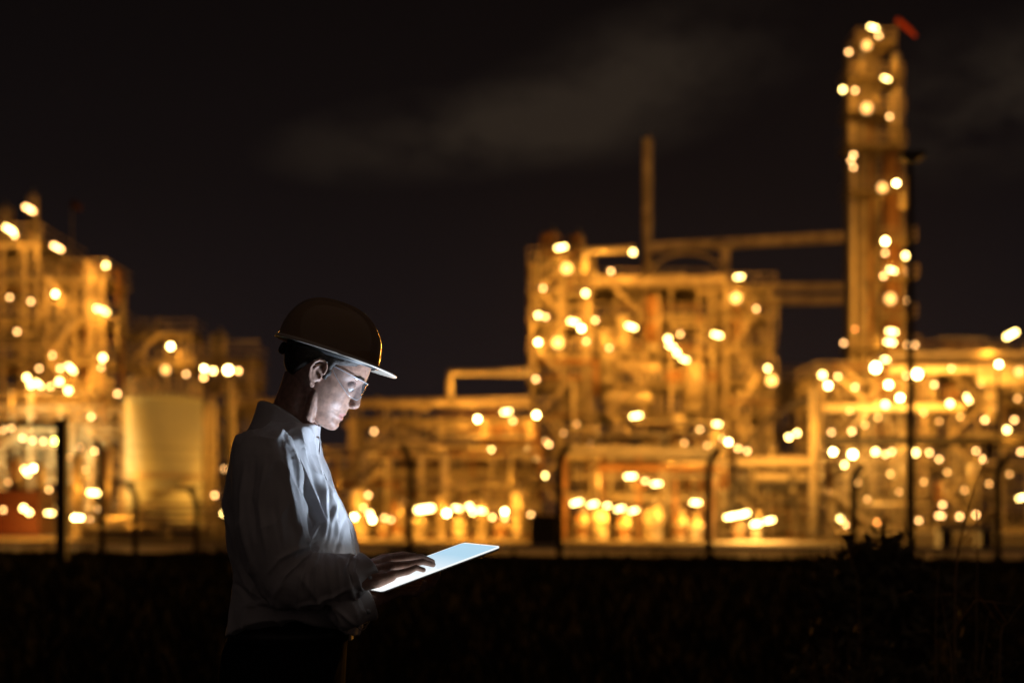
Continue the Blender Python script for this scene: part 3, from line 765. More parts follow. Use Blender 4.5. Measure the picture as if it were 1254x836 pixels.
# (cluster description, order, Y, lamps) - each lamp: (px, py, kind[, length px, tilt])
CL = [
    ('high on the stepped left unit', 'top', 91, [(36, 256, 'D', 17, 30), (12, 281, 'L', 17, 30), (70, 303, 'D', 17, 27), (130, 325, 'B'), (112, 328, 'D'), (68, 360, 'B'), (12, 364, 'D'), (38, 369, 'D'), (125, 380, 'L', 20, 18), (18, 288, 'D')]),
    ('midway up the stepped left unit', 'left', 90, [(21, 406, 'D'), (48, 451, 'D'), (64, 435, 'D'), (74, 451, 'D'), (87, 451, 'L', 15, 45), (126, 438, 'B'), (124, 450, 'D')]),
    ('clustered above the dark gate post', 'left', 84.5, [(33, 462, 'B'), (38, 471, 'B'), (47, 470, 'L', 13, 40), (62, 473, 'D'), (73, 467, 'B'), (84, 478, 'B'), (144, 482, 'D')]),
    ('at head height behind the dark gate post', 'left', 85, [(4, 526, 'D'), (14, 523, 'D'), (28, 536, 'D'), (40, 539, 'D'), (53, 540, 'D'), (67, 540, 'Y'), (98, 548, 'D'), (116, 552, 'D'), (112, 510, 'D'), (129, 553, 'D')]),
    ('low in the left yard', 'left', 82, [(32, 577, 'L', 14, 50), (41, 573, 'B'), (51, 600, 'B'), (60, 600, 'D'), (89, 605, 'D'), (100, 606, 'B'), (115, 603, 'L', 17, 5)]),
    ('near the ground at the far left', 'left', 68, [(4, 624, 'D'), (29, 622, 'B'), (36, 627, 'B'), (61, 628, 'L', 12, 5), (92, 633, 'B'), (99, 633, 'B'), (109, 635, 'D'), (120, 624, 'D'), (128, 635, 'B'), (141, 633, 'D')]),
    ('on the open frame behind the pale tank', 'left', 117, [(203, 453, 'P'), (209, 424, 'B'), (228, 458, 'D')]),
    ('around the pole left of the hard hat', 'left', 77, [(250, 451, 'B'), (249.5, 462, 'D'), (261, 454, 'B'), (279.5, 453, 'S'), (292, 454, 'D')]),
    ('close to the worker\'s back', 'top', 83, [(276, 574, 'D'), (275, 628, 'B'), (263, 606, 'D')]),
    ('high on the rack right of the worker', 'left', 98, [(458, 528, 'D'), (585, 513, 'B'), (620, 504, 'L', 13, -10), (628, 515, 'D'), (657, 464, 'D'), (657, 508, 'B')]),
    ('midway up the rack right of the worker', 'left', 97, [(586, 582, 'B'), (601, 586, 'D'), (603, 551, 'B'), (614, 566, 'D'), (636, 564, 'D'), (647, 551, 'B'), (658, 564, 'B'), (667, 582, 'B'), (672, 544, 'D')]),
    ('in the line just above the tablet row', 'left', 90, [(451, 591, 'L', 14, 20), (504, 591, 'B'), (515, 594, 'L', 14, 15), (541, 583, 'D'), (541, 593, 'B'), (555, 594, 'D'), (495, 615, 'D'), (476, 596, 'D')]),
    ('low beside the worker\'s chest', 'left', 66, [(434, 633, 'B'), (445, 621, 'D'), (451, 606, 'D'), (453, 629, 'B'), (456, 636, 'B'), (471, 634, 'D'), (479, 636, 'D')]),
    ('in the bright bottom row above the tablet', 'left', 65.5, [(504, 650, 'D'), (520, 623, 'L', 26, -8), (547, 628, 'B'), (560, 622, 'L', 12, 15), (575, 620, 'B'), (579, 627, 'B'), (589, 625, 'L', 12, 10), (603, 633, 'D'), (618, 626, 'B'), (618, 634, 'D'), (650, 630, 'D'), (668, 635, 'D')]),
    ('along the roof of the central unit', 'left', 110, [(665, 353, 'D'), (687, 303, 'L', 15, -12), (694, 329, 'P'), (748, 332, 'D'), (775, 309, 'B'), (905, 339, 'L', 12, -8)]),
    ('on the central unit\'s left block', 'top', 110, [(717, 359, 'B'), (659, 386, 'B'), (668, 388, 'D'), (729, 392, 'D'), (702, 394, 'L', 14, 10), (712, 402, 'B'), (718, 418, 'D'), (659, 419, 'B'), (683, 420, 'P'), (656, 464, 'D')]),
    ('high on the central unit\'s main block', 'left', 110, [(746, 426, 'D'), (773, 400, 'L', 15, 18), (818, 415, 'B'), (822, 424, 'L', 12, 15), (829, 432, 'B'), (833, 409, 'D'), (838, 440, 'L', 12, 15), (878, 410, 'L', 14, 15)]),
    ('on the central unit\'s right block', 'top', 110, [(901, 365, 'P'), (926, 378, 'D'), (940, 451, 'B'), (945, 466, 'P')]),
    ('on the central unit above the shed', 'left', 108, [(730, 520, 'D'), (779, 509, 'L', 15, -10), (857, 525, 'D'), (877, 519, 'L', 13, 5), (885, 537, 'D'), (892, 541, 'B'), (904, 549, 'D')]),
    ('in the short upper row inside the low shed', 'left', 64.5, [(772, 583, 'L', 15, -3), (790, 588.5, 'D'), (804, 592, 'L', 13, -5)]),
    ('in the long lower row inside the low shed', 'left', 64.5, [(706, 615, 'L', 15, -15), (726, 617, 'L', 13, -15), (741, 619.5, 'L', 13, -15), (759, 622.5, 'L', 13, -15), (776, 625, 'L', 12, -12)]),
    ('at the right end of the low shed', 'left', 64.5, [(852, 615, 'L', 14, 0), (859, 643, 'O'), (866, 641, 'O')]),
    ('in the long low row right of the shed', 'left', 62, [(895, 632, 'L', 17, -12), (910, 629, 'L', 17, -14), (926, 641, 'L', 14, -8), (942, 637, 'L', 14, -12)]),
    ('near the top of the tall tower', 'top', 136, [(1069, 34, 'L', 13, 15), (1076, 44, 'D'), (1061, 56, 'P'), (1039, 64, 'D'), (1085, 96.5, 'L', 11, 18), (1032, 110, 'B'), (1047, 111, 'D'), (1061, 133, 'P'), (1089, 143, 'D')]),
    ('on the upper shaft of the tall tower', 'top', 136, [(1045, 190, 'D'), (1042, 197, 'D'), (1045, 205, 'D'), (1097.5, 224.5, 'B'), (1080, 230, 'P'), (1084, 295.5, 'B'), (1084, 310, 'D'), (1109, 313, 'B'), (1092, 331, 'L', 12, 18), (1112, 332, 'D'), (1082, 338, 'D')]),
    ('on the lower shaft of the tall tower', 'top', 136, [(1090, 366, 'P'), (1112, 368, 'D'), (1047, 403, 'O'), (1092, 406, 'L', 14, 8), (1090, 419, 'L', 14, 8), (1033, 420, 'D'), (1111, 422, 'D'), (1120, 422, 'D'), (1084, 440, 'L', 13, 8)]),
    ('round the foot of the tall tower', 'left', 101, [(1007, 459, 'B'), (1014, 472, 'B'), (1047, 474, 'D'), (1072, 450, 'S'), (1088, 471, 'B'), (1102, 487, 'B'), (1110, 460, 'D'), (1123, 458, 'S'), (1084, 495, 'B'), (1026, 461, 'D')]),
    ('high on the right-hand pipe rack', 'left', 102, [(1144, 471, 'D'), (1163, 494, 'B'), (1165, 451, 'D'), (1185, 488, 'L', 12, 60), (1206, 514, 'D'), (1238, 409.5, 'L', 20, -28), (1233, 526, 'B'), (1242, 514, 'D'), (1248, 455, 'P')]),
    ('midway up the right unit', 'left', 99, [(1018, 529, 'D'), (1020, 553, 'B'), (1034, 569, 'B'), (1043, 528, 'D'), (1044, 556, 'S'), (1072, 553, 'B'), (1084, 556, 'D'), (1092, 553, 'D')]),
    ('scattered low in the left yard', 'left', 79, [(p[0], p[1], 'F') for p in ((10, 590), (22, 610), (70, 585), (84, 560), (134, 583), (105, 575), (80, 618), (50, 641))]),
    ('scattered along the rack by the chest', 'left', 95, [(p[0], p[1], 'F') for p in ((430, 560), (446, 574), (470, 560), (500, 570), (523, 560), (555, 610), (570, 600), (606, 610), (632, 600))]),
    ('scattered low on the central unit', 'left', 107, [(p[0], p[1], 'F') for p in ((668, 540), (690, 530), (706, 519), (724, 543), (750, 536), (812, 535), (838, 542), (866, 545))]),
    ('scattered below the right unit\'s walkway', 'left', 98, [(p[0], p[1], 'F') for p in ((1015, 600), (1050, 590), (1062, 611), (1090, 580), (1101, 602), (1131, 590), (1160, 578), (1181, 600), (1211, 592), (1236, 580))]),
    ('scattered above the right unit\'s walkway', 'left', 101, [(p[0], p[1], 'F') for p in ((1040, 503), (1059, 520), (1075, 511), (1131, 505), (1150, 516), (1176, 510), (1201, 470), (1221, 500), (1246, 488))]),
    ('above the long pale drums', 'left', 67, [(966, 535, 'B'), (976, 530, 'B'), (915, 552, 'D')]),
    ('at mid height right of the lamp post', 'left', 99, [(1121, 554, 'B'), (1138, 554, 'D'), (1150, 562, 'D'), (1195, 552, 'D'), (1204, 562, 'D'), (1250, 553, 'D')]),
    ('low behind the bush', 'left', 97, [(1029, 635, 'B'), (1035, 642, 'D'), (1074, 639, 'O'), (973, 648, 'O')]),
    ('low down right of the lamp post', 'left', 97, [(1125, 637, 'D'), (1149, 631, 'D'), (1154, 618, 'D'), (1154, 631, 'D'), (1175, 632, 'D'), (1195, 630, 'D'), (1195, 648, 'D'), (1251, 609, 'L', 13, -15)]),
]
YSCALE = ''
for host, order, Y, lamps in CL:
    YSCALE = 'dim' if ('shed' in host and 'row' in host and 'right of' not in host) or 'tall tower' in host and 'foot' not in host else ('hot' if 'low row right' in host else ('drum' if 'pale drums' in host else ''))
    idx = sorted(range(len(lamps)), key=lambda i: (lamps[i][1] if order == 'top' else lamps[i][0]))
    rank = {i: k for k, i in enumerate(idx)}
    for i, l_ in enumerate(lamps):
        lp = l_[3] * .74 if len(l_) > 3 else 0; an = l_[4] if len(l_) > 4 else 0
        look = {'B': 'bright round lamp', 'L': 'bright oval lamp', 'S': 'large dazzling lamp', 'D': 'faint peach lamp', 'Y': 'greenish lamp', 'O': 'small orange lamp', 'P': 'soft peach glow', 'F': 'very faint glint'}[l_[2]]
        lab = '%s %s, %s from the %s' % (look, host, ORD[rank[i]], order)
        lamp(l_[0], l_[1], Y, l_[2], lab, 'lamps ' + host, lp, an)
lamp(1223, 446, 45.7, 'B', 'small bright lamp topping the short thin pole near the right edge', 'lamps high on the right-hand pipe rack', power=.12)

for i, (p, k, Y, col) in enumerate(LIGHTS):
    d = bpy.data.lights.new('sodium_light', 'POINT'); d.color = col; d.energy = 470 * k * (Y / 100) ** 1.0; d.shadow_soft_size = .25
    o = bpy.data.objects.new('sodium_light', d); COL.objects.link(o); o.location = p
print('LIGHTS', len(LIGHTS))
# ================================================================== PERSON
M['skin'] = mat('skin', (.46, .27, .20), .46, 0, .4, .38, 80, .3, 420, sss=.08)
M['shirt'] = mat('white_cotton', (.62, .61, .62), .85, 0, .15, .05, 30, .25, 500)
for k_, w_ in (('shirt', .22), ('skin', .2)):
    b_ = M[k_].node_tree.nodes['Principled BSDF']
    b_.inputs['Sheen Weight'].default_value = w_; b_.inputs['Sheen Roughness'].default_value = .35
M['trouser'] = mat('black_trouser_cloth', (.012, .012, .014), .9, 0, .02, .2, 30, .3, 400)
M['leather'] = mat('black_leather', (.012, .010, .009), .45, 0, .5)
M['buckle'] = mat('belt_metal', (.5, .45, .38), .3, 1.0)
M['hair'] = mat('dark_brown_hair', (.030, .018, .011), .5, 0, .4, .5, 120, .8, 300)
M['helmet'] = mat('helmet_plastic', (.38, .26, .15), .11, 0, .5)
M['strap'] = mat('black_strap_plastic', (.03, .03, .03), .5)
M['eye'] = mat('eye_white', (.7, .68, .65), .1)
M['iris'] = mat('dark_iris', (.03, .02, .015), .1)
M['lip'] = mat('lip_skin', (.42, .20, .17), .4)


def clear_plastic():
    m = bpy.data.materials.new('clear_lens_plastic'); m.use_nodes = True
    nt = m.node_tree; nt.nodes.clear()
    o = nt.nodes.new('ShaderNodeOutputMaterial'); mx = nt.nodes.new('ShaderNodeMixShader')
    t = nt.nodes.new('ShaderNodeBsdfTransparent'); g = nt.nodes.new('ShaderNodeBsdfGlossy')
    t.inputs['Color'].default_value = (.975, .98, .985, 1); g.inputs['Roughness'].default_value = .06
    lw = nt.nodes.new('ShaderNodeLayerWeight'); lw.inputs['Blend'].default_value = .5
    p5 = nt.nodes.new('ShaderNodeMath'); p5.operation = 'POWER'; p5.inputs[1].default_value = 5; nt.links.new(lw.outputs['Facing'], p5.inputs[0])
    fr = nt.nodes.new('ShaderNodeMath'); fr.operation = 'MULTIPLY_ADD'; fr.inputs[1].default_value = .7; fr.inputs[2].default_value = .03
    nt.links.new(p5.outputs[0], fr.inputs[0])
    d = nt.nodes.new('ShaderNodeBsdfDiffuse'); d.inputs['Color'].default_value = (.8, .85, .9, 1)
    mx2 = nt.nodes.new('ShaderNodeMixShader'); mx2.inputs[0].default_value = .03   # fine dust and scratches
    nt.links.new(t.outputs[0], mx2.inputs[1]); nt.links.new(d.outputs[0], mx2.inputs[2])
    nt.links.new(fr.outputs[0], mx.inputs[0]); nt.links.new(mx2.outputs[0], mx.inputs[1]); nt.links.new(g.outputs[0], mx.inputs[2])
    nt.links.new(mx.outputs[0], o.inputs[0])
    return m


M['lens'] = clear_plastic()
M['lens_edge'] = mat('frosted_lens_edge', (.42, .45, .48), .25, 0, .6)

YB = 3.35                                  # distance of the man's middle plane
PITCH = math.radians(28)
E0 = at(394, 458, YB)
HF = Vector((math.cos(PITCH), 0, -math.sin(PITCH))); HU = Vector((math.sin(PITCH), 0, math.cos(PITCH)))


def hp(a, y, b): return E0 + HF * a + Vector((0, y, 0)) + HU * b


def interp(tab, x):
    xs = [t[0] for t in tab]
    return [float(np.interp(x, xs, [t[k] for t in tab])) for k in range(1, len(tab[0]))]


HEAD = [  # b, front, back, half width
    (-.108, .074, .045, .012), (-.106, .082, .040, .022), (-.101, .0895, .026, .031), (-.091, .0930, .008, .041), (-.084, .0905, -.002, .046),
    (-.078, .0895, -.010, .050), (-.0725, .0940, -.018, .053), (-.069, .0945, -.022, .0545), (-.0645, .0920, -.028, .057),
    (-.0605, .0940, -.032, .059), (-.055, .0945, -.036, .061), (-.048, .0935, -.044, .0635), (-.040, .0935, -.056, .066),
    (-.030, .0920, -.072, .0685), (-.018, .0905, -.083, .0705), (-.004, .0900, -.090, .072), (.010, .0905, -.095, .0735),
    (.022, .0945, -.098, .075), (.034, .0985, -.0995, .076), (.048, .0985, -.100, .0765), (.066, .0965, -.099, .076),
    (.085, .090, -.095, .072), (.103, .079, -.085, .063), (.118, .062, -.069, .050), (.129, .036, -.045, .032), (.134, .010, -.020, .012)]


def gauss(x, c, s): return math.exp(-((x - c) / s) ** 2)


def head_point(b, th, off=0.0):
    fr, bk, w = interp(HEAD, b)
    ac = (fr + bk) * .5 * .8 + .002
    c, s = math.cos(th), math.sin(th)
    n = 2.25
    cc = math.copysign(abs(c) ** (2 / n), c); ss = math.copysign(abs(s) ** (2 / n), s)
    x = ac + ((fr - ac) if c > 0 else (ac - bk)) * cc
    y = w * ss
    ay = abs(y)
    if c > 0:
        x -= .011 * gauss(b, .010, .013) * gauss(ay, .033, .017)                 # eye sockets
        x += .004 * gauss(b, .030, .009) * gauss(ay, .030, .020)                 # brows
        x -= .004 * gauss(b, -.060, .022) * gauss(ay, .040, .016)                # hollow below the cheek
        x += .003 * gauss(b, -.014, .014) * gauss(ay, .048, .014)                # cheekbone
        y *= 1 + .03 * gauss(b, -.012, .014) * gauss(ay, .060, .015)
        x -= .003 * gauss(b, -.044, .010) * gauss(ay, .024, .008)                # nose-mouth crease
        # mouth: lips fade towards the corners
        k = 1 - math.exp(-(ay / .019) ** 4)
        x -= k * .0035 * (gauss(b, -.0715, .006) + gauss(b, -.057, .006))
        x -= .0025 * gauss(b, -.0645, .003) * gauss(ay, .012, .014)
    r = math.hypot(x - ac, y)
    if off and r > 1e-6:
        x += (x - ac) / r * off; y += y / r * off
    return x, y


def head_rings(nb=110, nt=96, off=0.0):
    rings = []
    for i in range(nb):
        b = -.108 + (.134 + .108) * i / (nb - 1)
        rings.append([hp(*(lambda p: (p[0], p[1], b))(head_point(b, 2 * PI * k / nt, off))) for k in range(nt)])
    return rings


# ---- tablet frame (its near-left corner, long edge, short edge, normal)
TNL = Vector((-.2818, 3.0772, 1.1362)); TU = Vector((.85706, .41057, .31125)).normalized()
TN = Vector((-.27143, -.15369, .95011)); TN = (TN - TU * TN.dot(TU)).normalized(); TV = TN.cross(TU)
TW, TH = .299, .204


def tp(s, t, n): return TNL + TU * s + TV * t + TN * n


def finger(mb, pts, rads):
    P = [Vector(p) for p in pts]
    # insert knuckle rings so the bends stay round
    path = []; rr = []
    for i, p in enumerate(P):
        path.append(p); rr.append(rads[i])
        if i < len(P) - 1:
            path.append(p.lerp(P[i + 1], .5)); rr.append((rads[i] + rads[i + 1]) / 2 * .94)
    mb.tube(path, rr, 10, 'round')


def with_dip(m, p, t, lift):
    d = p.lerp(t, .58) + lift
    return [m, p, d, t]


EX, EZ = .011, -.006      # ear placement


def make_body():
    B = MB()
    B.loft(head_rings())
    # nose
    prof = [(.028, .0955, .006), (.020, .0975, .0075), (.010, .1010, .0085), (0, .1050, .0095), (-.010, .1092, .011), (-.019, .1130, .0135),
            (-.026, .1148, .0150), (-.0315, .1128, .0155), (-.0365, .1065, .0145), (-.0405, .0985, .011)]
    rings = []
    for b, ap, hw in prof:
        ring = []
        for k in range(20):
            t = 2 * PI * k / 20; c, s = math.cos(t), math.sin(t)
            x = .080 + ((ap - .080) * (c ** 1.2 if c > 0 else 0) if c > 0 else .012 * c)
            ring.append(hp(x, hw * math.copysign(abs(s) ** .9, s), b))
        rings.append(ring)
    B.loft(rings)
    for sg in (-1, 1):
        B.ball(hp(.1, sg * .0125, -.0315), .0095, .0062, .0068, Matrix.Rotation(PITCH, 3, 'Y'))
        # heavy lowered eyelids
        B.ball(hp(.0755, sg * .031, .0085), .0145, .0155, .0125, Matrix.Rotation(PITCH, 3, 'Y'))
        # ears
        def ep(a, b, o=0.0):
            base = .0765 + max(0, -a) * .45
            return hp(a + EX - .006, sg * (base + o), b * 1.02 + EZ)
        rg = Matrix.Rotation(PITCH, 3, 'Y') @ Matrix.Rotation(-sg * .38, 3, 'Z')
        B.ball(hp(-.009 + EX, sg * .0785, .003 + EZ), .0145, .0042, .026, rg)
        hel = [(.012, .006), (.0125, .018), (.008, .028), (-.001, .0325), (-.011, .030), (-.0185, .021), (-.0205, .008), (-.0175, -.006), (-.0115, -.017), (-.0045, -.024)]
        B.tube([ep(a, b, .006) for a, b in hel], [.003, .0036, .004, .004, .004, .0042, .004, .0038, .004, .005], 8, 'round')
        ant = [(-.003, .021), (-.010, .015), (-.0125, .004), (-.009, -.008), (-.002, -.015)]
        B.tube([ep(a, b, .0045) for a, b in ant], .0030, 8, 'round')
        B.ball(ep(.0085, -.004, .004), .004, .0035, .006)
        B.ball(ep(-.001, -.0265, .004), .0068, .0042, .0075)
    # neck
    nk = [(376, 463, .054), (369, 485, .0545), (360, 510, .0565), (354, 533, .060), (350, 556, .066)]
    B.tube([at(x, y, YB) for x, y, r in nk], [r for _, _, r in nk], 28)
    # sterno-mastoid ridge and larynx
    B.tube([at(386, 480, YB - .055), at(378, 508, YB - .045), at(376, 536, YB - .020)], [.012, .014, .011], 10, 'round')
    B.tube([at(386, 480, YB + .055), at(378, 508, YB + .045), at(376, 536, YB + .020)], [.012, .014, .011], 10, 'round')
    # trunk
    for sg in (-1, 1):
        B.tube([at(338, 590, YB + sg * .075), at(348, 640, YB + sg * .085), at(356, 720, YB + sg * .075), at(348, 780, YB + sg * .075), at(345, 815, YB + sg * .075)],
               [.075, .090, .082, .080, .085], 20, 'round')
        B.tube([at(346, 558, YB), at(332, 572, YB + sg * .14)], [.045, .045], 14, 'round')
        hip = at(345, 820, YB + sg * .09)
        B.tube([hip, Vector((hip.x + .015, hip.y, .52)), Vector((hip.x - .015, hip.y + sg * .01, .09))], [.082, .056, .042], 16, 'round')
        fx = hip.x - .01
        B.tube([Vector((fx - .03, hip.y, .045)), Vector((fx + .05, hip.y, .045)), Vector((fx + .15, hip.y + sg * .015, .03))], [.032, .036, .026], 12, 'round')
    # right arm (towards the camera) and hand
    wr = tp(-.024, .068, .038)
    B.tube([at(328, 562, 3.19), at(333, 630, 3.13), at(348, 708, 3.11)], [.052, .046, .040], 14, 'round')
    B.tube([at(348, 708, 3.11), at(400, 708, 3.12), wr], [.040, .036, .026], 14, 'round')
    H = [  # mcp, pip, tip
        (tp(.060, .098, .049), tp(.104, .097, .042), tp(.150, .096, .0085), (.0105, .0092, .008, .0066)),
        (tp(.062, .076, .047), tp(.108, .073, .036), tp(.158, .070, .0085), (.0108, .0095, .0082, .0068)),
        (tp(.057, .052, .035), tp(.096, .048, .025), tp(.146, .040, .0080), (.0104, .0092, .008, .0066)),
        (tp(.047, .030, .020), tp(.080, .026, .016), tp(.114, .022, .0075), (.0098, .0085, .0074, .006))]
    B.tube([tp(-.020, .048, .024), tp(.010, .034, .019), tp(.040, .030, .018)], [.020, .017, .0125], 12, 'round')
    for m_, p_, t_, rr in H:
        finger(B, with_dip(m_, p_, t_, TN * .007), rr)
        B.tube([wr + (m_ - tp(.058, .066, .045)) * .35, m_], [.019, rr[0] * 1.08], 12, 'round')
    th0 = tp(0, .09, .034)
    B.tube([wr, th0, tp(.030, .116, .030)], [.018, .017, .012], 10, 'round')
    finger(B, [tp(.030, .116, .030), tp(.056, .130, .019), tp(.082, .133, .0095)], [.0115, .0095, .0075])
    # left arm and hand under the tablet
    wl = tp(-.018, .085, -.030)
    B.tube([at(328, 562, 3.52), at(338, 630, 3.56), at(356, 712, 3.54)], [.052, .046, .040], 14, 'round')
    B.tube([at(356, 712, 3.54), at(405, 722, 3.40), wl], [.040, .036, .026], 14, 'round')
    HL = [
        (tp(.072, .118, -.026), tp(.115, .122, -.032), tp(.158, .128, -.0145), (.0105, .0092, .008, .0068)),
        (tp(.078, .094, -.028), tp(.122, .088, -.036), tp(.166, .074, -.0145), (.0108, .0095, .0082, .007)),
        (tp(.072, .070, -.028), tp(.112, .052, -.038), tp(.146, .026, -.0145), (.0102, .009, .0078, .0066)),
        (tp(.058, .050, -.026), tp(.085, .028, -.038), tp(.102, .004, -.0145), (.0092, .008, .007, .006))]
    for m_, p_, t_, rr in HL:
        finger(B, with_dip(m_, p_, t_, -TN * .006), rr)
        B.tube([wl + (m_ - tp(.07, .085, -.027)) * .35, m_], [.018, rr[0] * 1.08], 12, 'round')
    B.tube([wl, tp(.004, .120, -.030), tp(.030, .160, -.026)], [.018, .016, .012], 10, 'round')
    finger(B, [tp(.030, .160, -.026), tp(.050, .186, -.020), tp(.072, .198, -.0165)], [.0115, .0095, .0075])
    return remesh(B, .0021, 3, .5)


ROOT = Vector((at(345, 800, YB).x, YB, 0))
body_me = make_body()
co, no = mesh_np(body_me)
person = mesh_obj('person', body_me, [M['skin'], M['lip']], None, ROOT)
# lips carry a redder skin
bo = co
ha = (bo - np.array(E0)) @ np.array(HF); hb = (bo - np.array(E0)) @ np.array(HU); hy = bo[:, 1] - E0.y
lipv = (np.abs(hy) < .023) & (ha > .082) & (hb > -.0775 + np.abs(hy) * .25) & (hb < -.0545 - np.abs(hy) * .25)
pv = np.empty(len(body_me.loops), 'i'); body_me.loops.foreach_get('vertex_index', pv)
ls = np.empty(len(body_me.polygons), 'i'); body_me.polygons.foreach_get('loop_start', ls)
body_me.polygons.foreach_set('material_index', lipv[pv[ls]].astype('i'))
tag(person, 'man in white shirt, dark trousers and hard hat looking down at a lit tablet', 'person')

# ---- eyes, brows
for sg in (-1, 1):
    e = MB().ball(hp(.0775, sg * .031, .0035), .0113).build('eye', [M['eye'], M['iris']], person, True)
    for p in e.data.polygons:
        d = (Vector(p.center) + ROOT) - hp(.0775, sg * .031, .0035)
        if d.normalized().dot((HF - HU * .55).normalized()) > .86: p.material_index = 1
    bw = MB()
    bw.tube([hp(.093, sg * .014, .030), hp(.0945, sg * .026, .0345), hp(.089, sg * .040, .034), hp(.079, sg * .050, .029)], [.003, .004, .0035, .002], 8, 'round')
    bw.build('eyebrow', M['hair'], person, True)

# ---- hair: short, below the hat line, with sideburns
HR = MB()
nb, nt = 60, 120
grid = {}
for i in range(nb):
    b = -.050 + .170 * i / (nb - 1)
    for k in range(nt):
        th = 2 * PI * k / nt
        x, y = head_point(b, th, .0)
        # keep: behind the ear line, down to the nape; a sideburn ahead of the ear
        lim = -.046 if x < -.055 else (-.046 + (x + .055) / .035 * .060 if x < -.020 else (.014 if x < .014 else (-.012 if x < .028 else .030)))
        if x > .075: lim = 1.0
        if x > .028: lim = max(lim, .027 + (x - .028) * .5)
        t = max(0.0, min(1.0, (b - lim) / .014))
        nz = noise.noise(Vector((x * 160, y * 160, b * 60))) * .0016
        off = -.004 + (.0105 + nz) * t ** .6
        x, y = head_point(b, th, off)
        grid[i, k] = hp(x, y, b)
rings = [[grid[i, k] for k in range(nt)] for i in range(nb)]
HR.loft(rings)
hair = HR.build('hair', M['hair'], person, True)

# ---- hard hat
HP = math.radians(18)
HO = at(403, 432, YB)
GF = Vector((math.cos(HP), 0, -math.sin(HP))); GU = Vector((math.sin(HP), 0, math.cos(HP)))


def gp(a, y, b): return HO + GF * a + Vector((0, y, 0)) + GU * b


def hat_R(th):
    c, s = math.cos(th), math.sin(th)
    fa, w = (.121 if c > 0 else .126), .106
    n = 2.2
    return (abs(c / fa) ** n + abs(s / w) ** n) ** (-1 / n)


HH = .114
def hat_pt(th, v, off=0.0):
    """v 0 at the base .. 1 at the crown"""
    R = hat_R(th) + off
    ang = v * PI / 2
    rr = R * math.cos(ang) ** .80; h = (HH + off) * math.sin(ang) ** .92
    a, y = rr * math.cos(th), rr * math.sin(th)
    a -= .008 * math.sin(ang) ** 2
    ridge = .0060 * (1 / (1 + math.exp((abs(y) - .017) / .0022))) * max(0, math.sin(ang) - .25) ** .5 if v > .05 else 0
    side = .0042 * math.exp(-((abs(y) - .047) / .007) ** 2) * max(0, math.sin(ang * 1.1) - .45)
    if off < 0: ridge = side = 0
    return gp(a, y, h + .004 + ridge + side)


NT = 128
dome = []
for j in range(37):
    v = j / 36 * .985
    dome.append([hat_pt(2 * PI * k / NT, v) for k in range(NT)])
inner = []
for j in range(37):
    v = (36 - j) / 36 * .985
    inner.append([hat_pt(2 * PI * k / NT, v, -.0032) for k in range(NT)])
HM = MB()
vs = [p for r in dome + inner for p in r]
fs = []
nr = len(dome) + len(inner)
for k in range(nr - 1):
    if k == len(dome) - 1: continue
    for i in range(NT):
        j = (i + 1) % NT
        fs.append((k * NT + i, k * NT + j, (k + 1) * NT + j, (k + 1) * NT + i))
fs.append(tuple((len(dome) - 1) * NT + i for i in range(NT)))
fs.append(tuple(reversed([len(dome) * NT + i for i in range(NT)])))
HM.add(vs, fs)
hat = HM.build('hard_hat', M['helmet'], person, True); fix_normals(hat)
# brim and peak
BR = MB()
prof_rings = []
def brim_ext(th):
    c = math.cos(th)
    pk = max(0.0, (c - .35) / .65)
    return .006 + .042 * pk ** .8
tops = []
for (u, z) in [(-.003, .0065), (.25, .0060), (.6, .0048), (.9, .0030), (1.0, .0010), (1.0, -.0020), (.9, -.0032), (.6, -.0025), (.25, -.0012), (-.003, -.0008)]:
    ring = []
    for k in range(NT):
        th = 2 * PI * k / NT
        R = hat_R(th); e = brim_ext(th)
        r = R + (e * u if u > 0 else u)
        droop = -.10 * max(0, r - R) * max(0, math.cos(th)) - .006 * (abs(math.sin(th)) ** 2) * 0
        back = -.004 * max(0, -math.cos(th)) * 0
        ring.append(gp(r * math.cos(th), r * math.sin(th), z + droop + back))
    tops.append(ring)
vs = [p for r in tops for p in r]; fs = []
n_ = len(tops)
for k in range(n_):
    k2 = (k + 1) % n_
    for i in range(NT):
        j = (i + 1) % NT
        fs.append((k * NT + i, k * NT + j, k2 * NT + j, k2 * NT + i))
BR.add(vs, fs)
M['brim'] = mat('lit_hat_plastic', (.62, .55, .46), .3)  # hat plastic made paler, screen light on its underside put into the colour
br = BR.build('brim', M['brim'], hat, True); fix_normals(br)
# head band, ratchet and side slots
HB = MB()
ring_o = []
for (o, z) in [(0, .018), (.0025, .018), (.0025, -.004), (0, -.004)]:
    ring = []
    for k in range(80):
        th = 2 * PI * k / 80; c, s = math.cos(th), math.sin(th)
        lower = -.018 * max(0, -c) ** 1.5
        bb = .047 + z + lower * 1.6 + .024 * max(0, c)
        x, y = head_point(max(-.10, min(.13, bb)), th, .0065 + o)
        ring.append(hp(x, y, bb))
    ring_o.append(ring)
vs = [p for r in ring_o for p in r]; fs = []
for k in range(4):
    k2 = (k + 1) % 4
    for i in range(80):
        j = (i + 1) % 80
        fs.append((k * 80 + i, k * 80 + j, k2 * 80 + j, k2 * 80 + i))
HB.add(vs, fs)
hbo = HB.build('head_band', M['strap'], hat, True); fix_normals(hbo)
RK = MB()
x, y = head_point(.015, PI, .012)
RK.lathe([(.001, -.010), (.012, -.010), (.015, -.006), (.015, .003), (.010, .006), (.001, .006)], Vector((0, 0, 0)), 18, 'x')
rot = Matrix.Rotation(PITCH, 3, 'Y')
RK.v = [tuple(hp(x + .002, 0, .012) + rot @ Vector(p)) for p in RK.v]
RK.build('ratchet_knob', M['strap'], hat, True)
